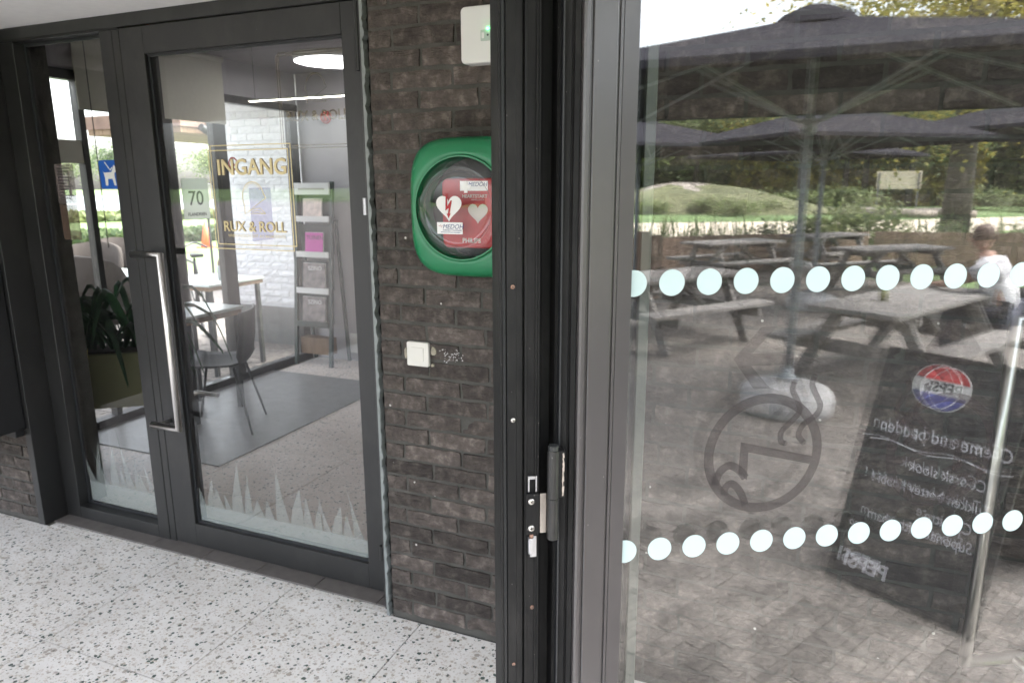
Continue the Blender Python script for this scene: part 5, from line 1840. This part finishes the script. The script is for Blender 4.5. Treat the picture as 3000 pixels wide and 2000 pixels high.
def disc_seg(r, y0, y1, t, mat, name, r2=None):
    pts = []
    n = 24
    ya, yb = y0, y1
    f1 = lambda y: math.sqrt(max(0, r * r - y * y))
    ysl = [ya + (yb - ya) * k / n for k in range(n + 1)]
    pts = [(f1(y), y) for y in ysl] + [(-f1(y), y) for y in reversed(ysl)]
    return flat(pts, t).build(name, mat, lg)
lg_o = disc_seg(0.130, -0.13, 0.13, 0.004, m_paper, "logo_disc")
for (y0, y1, mt, nm) in ((0.040, 0.1215, m_logored, "logo_red_cap"), (-0.1215, -0.040, m_logoblue, "logo_blue_bowl")):
    o = disc_seg(0.122, y0, y1, 0.002, mt, nm)
    o.location = (0, 0, 0.0041)
for sg in (-1, 1):
    o = put("logo_line", stroke_mb([tuple(v) for v in smooth_path([(-0.075, sg * 0.041), (-0.045, sg * 0.085), (0.0, sg * 0.12)])], 0.004, 0.001).mesh("logo_line", m_paper), lg)
    o.location = (0, 0, 0.0063)
    o = put("logo_line", stroke_mb([tuple(v) for v in smooth_path([(0.075, sg * 0.041), (0.045, sg * 0.085), (0.0, sg * 0.12)])], 0.004, 0.001).mesh("logo_line", m_paper), lg)
    o.location = (0, 0, 0.0063)
o = put("logo_word", text_mesh("PEPSI", 0.078, m_ink, ext=0.0005, bold=0.002, sx=0.98), lg)
o.location = (0, 0.0, 0.0048)
for (t, sz, x, y, sh_) in (("Creme aud padden", 0.081, 0.0, 0.715, 0.2), ("Coorsk slook", 0.065, -0.05, 0.575, 0.2), ("Tukken bottey kobbi !", 0.063, 0.0, 0.485, 0.2), ("Cp pitte", 0.065, -0.10, 0.395, 0.2), ("Suponau | fthmbam", 0.065, 0.0, 0.325, 0.2), ("oo", 0.05, 0.25, 0.265, 0.2)):
    o = put("chalk_writing", text_mesh(t, sz, m_chalk, shear=sh_, ext=0.0003, bold=0.0004, sx=0.82), ab)
    o.location = (x, y, 0.0006)
o = put("chalk_flourish", stroke_mb([tuple(v) for v in smooth_path([(-0.29, 0.655), (-0.2, 0.637), (-0.08, 0.657), (0.05, 0.637), (0.2, 0.657), (0.29, 0.645)])], 0.006, 0.0004).mesh("chalk_flourish", m_chalk), ab)
o.location = (0, 0, 0.0005)
o = put("foot_word", text_mesh("PEPSI", 0.085, m_chalk, ext=0.0003, bold=0.003), ab)
o.location = (0.16, 0.10, 0.0006)

# ------------------------------------------------------------------ seated person
def skin_body(name, joints, edges, radii, mat, parent, root=0, sub=1):
    me = bpy.data.meshes.new(name)
    me.from_pydata(joints, edges, [])
    me.materials.append(mat)
    o = put(name, me, parent)
    md = o.modifiers.new("skin", 'SKIN')
    if not me.skin_vertices:
        bpy.context.view_layer.objects.active = o
    for i, r_ in enumerate(radii):
        v = me.skin_vertices[0].data[i]
        v.radius = (r_, r_) if not isinstance(r_, tuple) else r_
        v.use_root = (i == root)
    md.use_smooth_shade = True
    ss = o.modifiers.new("sub", 'SUBSURF')
    ss.levels = ss.render_levels = sub
    return o
pr = empty("person", (6.28, -2.06, ZT), RAD(1))
tag(pr, "seated person in a white shirt and dark jeans leaning on the nearest picnic table", "person")
J = [(0, 0, 0.53), (0, -0.04, 0.72), (0, -0.12, 0.93), (0, -0.17, 1.05), (0, -0.20, 1.13),
     (-0.17, -0.13, 1.00), (-0.26, -0.30, 0.85), (-0.12, -0.52, 0.79),
     (0.17, -0.13, 1.00), (0.27, -0.30, 0.85), (0.06, -0.56, 0.79),
     (-0.10, -0.02, 0.53), (-0.13, -0.42, 0.52), (-0.13, -0.36, 0.10), (-0.13, -0.46, 0.04),
     (0.10, -0.02, 0.53), (0.13, -0.42, 0.52), (0.13, -0.36, 0.10), (0.13, -0.46, 0.04)]
ED = [(0, 1), (1, 2), (2, 3), (3, 4), (2, 5), (5, 6), (6, 7), (2, 8), (8, 9), (9, 10), (0, 11), (11, 12), (12, 13), (13, 14), (0, 15), (15, 16), (16, 17), (17, 18)]
RD = [0.13, 0.13, 0.125, 0.06, 0.055, 0.06, 0.045, 0.032, 0.06, 0.045, 0.032, 0.09, 0.066, 0.048, 0.036, 0.09, 0.066, 0.048, 0.036]
skin_body("body", J, ED, RD, m_skin, pr)
# head with face and hair
hd = MB()
seg = 18
rings = []
for i in range(13):
    a = math.pi * i / 12
    z = -0.115 * math.cos(a)
    r_ = 0.078 * math.sin(a) ** 0.8 if 0 < i < 12 else 0.002
    if z < -0.04:
        r_ *= 0.86
    rings.append((max(r_, 0.002), z))
hd.lathe(rings, seg, (0, 0, 0), 0.95, 1.12)
hd.lathe([(0.012, -0.02), (0.015, 0.0), (0.008, 0.03)], 8, (0, -0.09, -0.012))
for sx in (-1, 1):
    hd.lathe([(0.006, -0.025), (0.014, 0), (0.006, 0.025)], 8, (sx * 0.078, 0.005, 0.0), 0.6, 1.2)
ho = hd.build("head", m_skin, pr, smooth=True)
ho.location = (0, -0.235, 1.24)
ho.rotation_euler = (RAD(8), 0, RAD(-8))
for sx in (-1, 1):
    e = MB().lathe([(0.001, -0.009), (0.009, 0), (0.001, 0.009)], 8).build("eye", m_dark, ho)
    e.location = (sx * 0.028, -0.081, 0.015)
mo = MB().box(-0.022, 0.022, -0.004, 0.004, -0.003, 0.003).build("mouth", m_alarm, ho)
mo.location = (0, -0.080, -0.055)
hr = MB().lathe([(0.088, -0.02), (0.091, 0.03), (0.082, 0.08), (0.05, 0.118), (0.002, 0.128)], 18, (0, 0.014, 0), 0.98, 1.1).build("hair", m_hair, ho, smooth=True)
# hands: palm, four fingers, thumb
for sx, wr, dr_ in ((-1, J[7], Vector((0.75, -0.6, -0.05))), (1, J[10], Vector((-0.8, -0.55, -0.05)))):
    h_ = MB()
    w = Vector(wr)
    d = dr_.normalized()
    sd_ = d.cross(Vector((0, 0, 1))).normalized()
    h_.bar(w - d * 0.01, w + d * 0.085, 0.075, 0.026)
    for k, (o_, L_) in enumerate(((-0.030, 0.062), (-0.010, 0.074), (0.010, 0.070), (0.030, 0.054))):
        p0 = w + d * 0.080 + sd_ * o_
        h_.tube([p0, p0 + d * L_ * 0.55 + Vector((0, 0, 0.006)), p0 + d * L_ + Vector((0, 0, -0.008))], [0.0095, 0.0085, 0.007], 7)
    p0 = w + d * 0.02 + sd_ * (-0.034)
    h_.tube([p0, p0 - sd_ * 0.03 + d * 0.025, p0 - sd_ * 0.032 + d * 0.055], [0.011, 0.010, 0.008], 7)
    h_.build("hand", m_skin, pr, smooth=True)
# shirt and jeans as outer layers
SJ = [0, 1, 2, 5, 8]
skin_body("shirt", [(0, 0.0, 0.56), (0, -0.04, 0.73), (0, -0.12, 0.94), (0, -0.165, 1.045), (-0.175, -0.13, 1.0), (-0.235, -0.24, 0.90), (0.175, -0.13, 1.0), (0.24, -0.24, 0.90)],
          [(0, 1), (1, 2), (2, 3), (2, 4), (4, 5), (2, 6), (6, 7)], [0.165, 0.165, 0.165, 0.075, 0.085, 0.070, 0.085, 0.070], m_shirt, pr)
skin_body("jeans", [(0, 0.0, 0.545), (-0.10, -0.02, 0.545), (-0.13, -0.42, 0.53), (-0.13, -0.37, 0.11), (0.10, -0.02, 0.545), (0.13, -0.42, 0.53), (0.13, -0.37, 0.11)],
          [(0, 1), (1, 2), (2, 3), (0, 4), (4, 5), (5, 6)], [0.155, 0.115, 0.082, 0.066, 0.115, 0.082, 0.066], m_jeans, pr)
for sx in (-1, 1):
    s_ = MB().box(sx * 0.13 - 0.042, sx * 0.13 + 0.042, -0.56, -0.31, 0.0, 0.075).build("shoe", m_dark, pr, bevel=0.02, seg=2)

# ------------------------------------------------------------------ terrace edge and beyond
fn = empty("plank_fence", (11.0, -7.9, ZT))
tag(fn, "low dark plank fence along the far edge of the terrace", "fence")
line = [Vector((8.6, -9.3, 0)), Vector((10.6, -8.6, 0)), Vector((14.6, -6.9, 0)), Vector((17.0, -4.0, 0)), Vector((18.0, 0.5, 0))]
for a, b in zip(line[:-1], line[1:]):
    L_ = (b - a).length
    d = (b - a) / L_
    n = int(L_ / 0.15)
    for k in range(n):
        c = a + d * (0.075 + 0.15 * k) - Vector((11.0, -7.9, 0))
        h = 0.74 + random.uniform(-0.01, 0.01)
        MB().bar(c + Vector((0, 0, 0)), c + Vector((0, 0, h)), 0.03, 0.14, (d.x, d.y, 0)).build("plank", m_fence, fn)
pp = empty("planter_post", (7.15, -7.05, ZT))
tag(pp, "pair of upright brown sleepers mirrored at the left edge of the glass door", "post")
for k, (x, y, h) in enumerate(((0, 0, 1.04), (0.22, 0.05, 0.98))):
    MB().box(x - 0.10, x + 0.10, y - 0.06, y + 0.06, 0, h).build("sleeper", m_fence, pp, bevel=0.008)
struct(MB().add([(10.5, -15.5, ZT - 0.030), (13.6, -11.6, ZT - 0.030), (21, -10.6, ZT - 0.030), (30, -9.6, ZT - 0.030), (44, -7.0, ZT - 0.030), (50, -12.0, ZT - 0.030), (38, -15.6, ZT - 0.030), (26, -22.5, ZT - 0.030), (18, -27, ZT - 0.030)], [(0, 8, 7, 6, 5, 4, 3, 2, 1)]).build("path", m_sand))
# plants behind the fence
for k, (x, y, h, r_, kk) in enumerate(((11.6, -9.4, 0.8, 0.45, 'g'), (13.0, -8.6, 1.0, 0.5, 'd'), (14.2, -8.0, 1.25, 0.75, 'g'), (15.6, -7.6, 1.5, 1.0, 'g'), (17.0, -6.4, 1.0, 0.6, 'd'), (18.2, -4.6, 1.1, 0.9, 'g'), (18.8, -2.8, 1.2, 0.9, 'g'), (10.0, -10.2, 0.9, 0.4, 'g'))):
    b = empty("shrub", (x, y, ZT - 0.04))
    tag(b, "green shrub growing behind the low plank fence", "shrub", "shrubs behind the terrace fence")
    c = put("foliage", crown(kk + 's', LM[kk], k % 3, 1400, 0.07), b)
    c.location = (0, 0, h * 0.5)
    c.scale = (r_, r_, h * 0.6)
    st = MB()
    for q in range(5):
        st.tube([(0, 0, 0), (random.uniform(-0.4, 0.4) * r_, random.uniform(-0.4, 0.4) * r_, h * 0.8)], [0.012, 0.004], 5)
    st.build("stem", m_bark, b)
gr = MB()
rg = random.Random(12)
for k in range(900):
    u = rg.random()
    x, y = 9.2 + 9.0 * u + rg.uniform(-0.5, 0.5), -10.2 + 6.6 * u * u + rg.uniform(-0.4, 0.4)
    h = rg.uniform(0.5, 1.3)
    lx_, ly_ = rg.uniform(-0.25, 0.25), rg.uniform(-0.25, 0.25)
    w = 0.012
    gr.add([(x - w, y, ZT - 0.04), (x + w, y, ZT - 0.04), (x + lx_ * 0.6 + w * 0.6, y + ly_ * 0.6, ZT + h * 0.7), (x + lx_, y + ly_, ZT + h)], [(0, 1, 2, 3)])
o = gr.build("tall_grass", m_leaf_g)
tag(o, "tall loose grass blades behind the terrace fence", "grass", kind="stuff")
# earth mound, willow dome, notice panel, logs
mnd = MB()
seg = 28
vs = [(0, 0, 1.0)]
for i in range(1, 8):
    t = i / 7
    for k in range(seg):
        a = 2 * math.pi * k / seg
        z = math.cos(t * math.pi / 2) ** 1.3 * (1 + 0.15 * math.sin(3 * a + i))
        vs.append((t * math.cos(a), t * math.sin(a), z if i < 7 else -0.05))
fs = [(0, 1 + k, 1 + (k + 1) % seg) for k in range(seg)]
for i in range(6):
    for k in range(seg):
        fs.append((1 + i * seg + k, 1 + (i + 1) * seg + k, 1 + (i + 1) * seg + (k + 1) % seg, 1 + i * seg + (k + 1) % seg))
mnd.add(vs, fs).xf(Matrix.Translation((40, -31, ZT - 0.05)) @ Matrix.Rotation(RAD(60), 4, 'Z') @ Matrix.Diagonal((12, 6, 1.7, 1)))
struct(mnd.build("mound", m_mound, None, smooth=True))
wd = empty("willow_dome", (41.5, -32.5, ZT + 0.95))
tag(wd, "pale grey woven dome shelter on the mound, mirrored at the left of the glass door", "shelter")
ds_ = []
for i in range(6):
    t = RAD(90 * i / 5)
    ds_.append((3.6 * math.cos(t) if i < 5 else 0.01, 1.0 * math.sin(t)))
MB().lathe(ds_, 20).build("dome_skin", m_log, wd, smooth=True)
for k in range(6):
    a = math.pi * k / 6
    MB().tube([(3.64 * math.cos(q) * math.cos(a), 3.64 * math.cos(q) * math.sin(a), 1.03 * math.sin(q)) for q in [math.pi * j / 14 for j in range(15)]], 0.03, 6).build("rib", m_log, wd)
pn = empty("notice_panel", (46, -19.5, ZT))
tag(pn, "pale wide notice panel on two posts beyond the path", "sign")
MB().box(-1.25, 1.25, -0.05, 0.05, 1.5, 2.6).build("panel", m_sand, pn)
for x in (-1.1, 1.1):
    MB().box(x - 0.06, x + 0.06, 0.06, 0.16, 0, 2.5).build("post", m_wood, pn)
pn.rotation_euler = (0, 0, RAD(67))
for k, (x, y, L_, a) in enumerate(((40, -16.8, 3.6, 60), (41, -19.0, 3.0, 75), (42.5, -15.4, 3.0, 80))):
    lgg = MB().tube([(-L_ / 2, 0, 0.25), (0, 0.1, 0.3), (L_ / 2, 0, 0.24)], [0.28, 0.26, 0.2], 10).build("fallen_log", m_log, smooth=True)
    lgg.location = (x, y, ZT - 0.05)
    lgg.rotation_euler = (0, 0, RAD(a))
    tag(lgg, "grey fallen log lying on the grass beyond the path", "log", "logs beyond the path")
for k, (x, y, s_) in enumerate(((34, -29.5, 1.0), (36, -24.5, 1.1), (31, -31, 0.9), (37.5, -27.0, 1.2), (40, -25, 1.0), (47, -33, 1.8), (50, -28, 1.5), (40, -36, 1.6), (55, -27, 1.9), (58, -19, 1.7), (56, -14.5, 1.8), (60, -10, 2.0), (43, -27.5, 1.4))):
    b = empty("bush", (x, y, ZT - 0.05))
    tag(b, "grey green bush on the grass beyond the path", "bush", "bushes beyond the path")
    c = put("foliage", crown('gs', m_leaf_g, k % 3, 1400, 0.07), b)
    c.location = (0, 0, s_ * 0.45)
    c.scale = (s_ * 1.5, s_ * 1.5, s_ * 0.6)
    MB().tube([(0, 0, 0), (0.1, 0, s_ * 0.7)], [0.05, 0.02], 6).build("stem", m_bark, b)
# tall tree close by: its dark trunk cuts the mirror image
t_ = tree((21.5, -7.7, ZT - 0.05), 11.5, 4.6, 'y', m_leaf_y, 1, "tall yellow leaved tree with a thick dark trunk beyond the terrace", None, 0.42, near=True)
# tree belt
for k in range(22):
    a = RAD(-46 + 38 * k / 21 + random.uniform(-0.7, 0.7))
    d = random.uniform(66, 86)
    kk = random.choice('yggyg')
    tree((d * math.cos(a), d * math.sin(a), ZT - 0.05), random.uniform(9, 13.5), random.uniform(4.2, 6.0), kk, LM[kk], k,
         {"y": "yellowing tree in the wood beyond the mound", "g": "mid green tree in the wood beyond the mound", "d": "deep green tree in the wood beyond the mound"}[kk], "wood beyond the mound", 0.3)

for k, (a0, a1, d, h, mt) in enumerate(((-50, -30, 76, 5.0, m_leaf_g), (-34, -18, 74, 5.6, m_leaf_y), (-22, -4, 78, 5.0, m_leaf_g), (-50, -4, 96, 10.0, m_leaf_g))):
    p0 = (d * math.cos(RAD(a0)), d * math.sin(RAD(a0)), ZT - 0.1)
    p1 = (d * math.cos(RAD(a1)), d * math.sin(RAD(a1)), ZT - 0.1)
    o = put("undergrowth", leaf_strip(p0, p1, h, 6.0, 9000, 0.42, mt, 40 + k))
    tag(o, ["dense green undergrowth at the left of the wood", "yellowing undergrowth in the middle of the wood", "mid green undergrowth at the right of the wood", "tall green thicket closing the wood behind"][k], "undergrowth", kind="stuff")
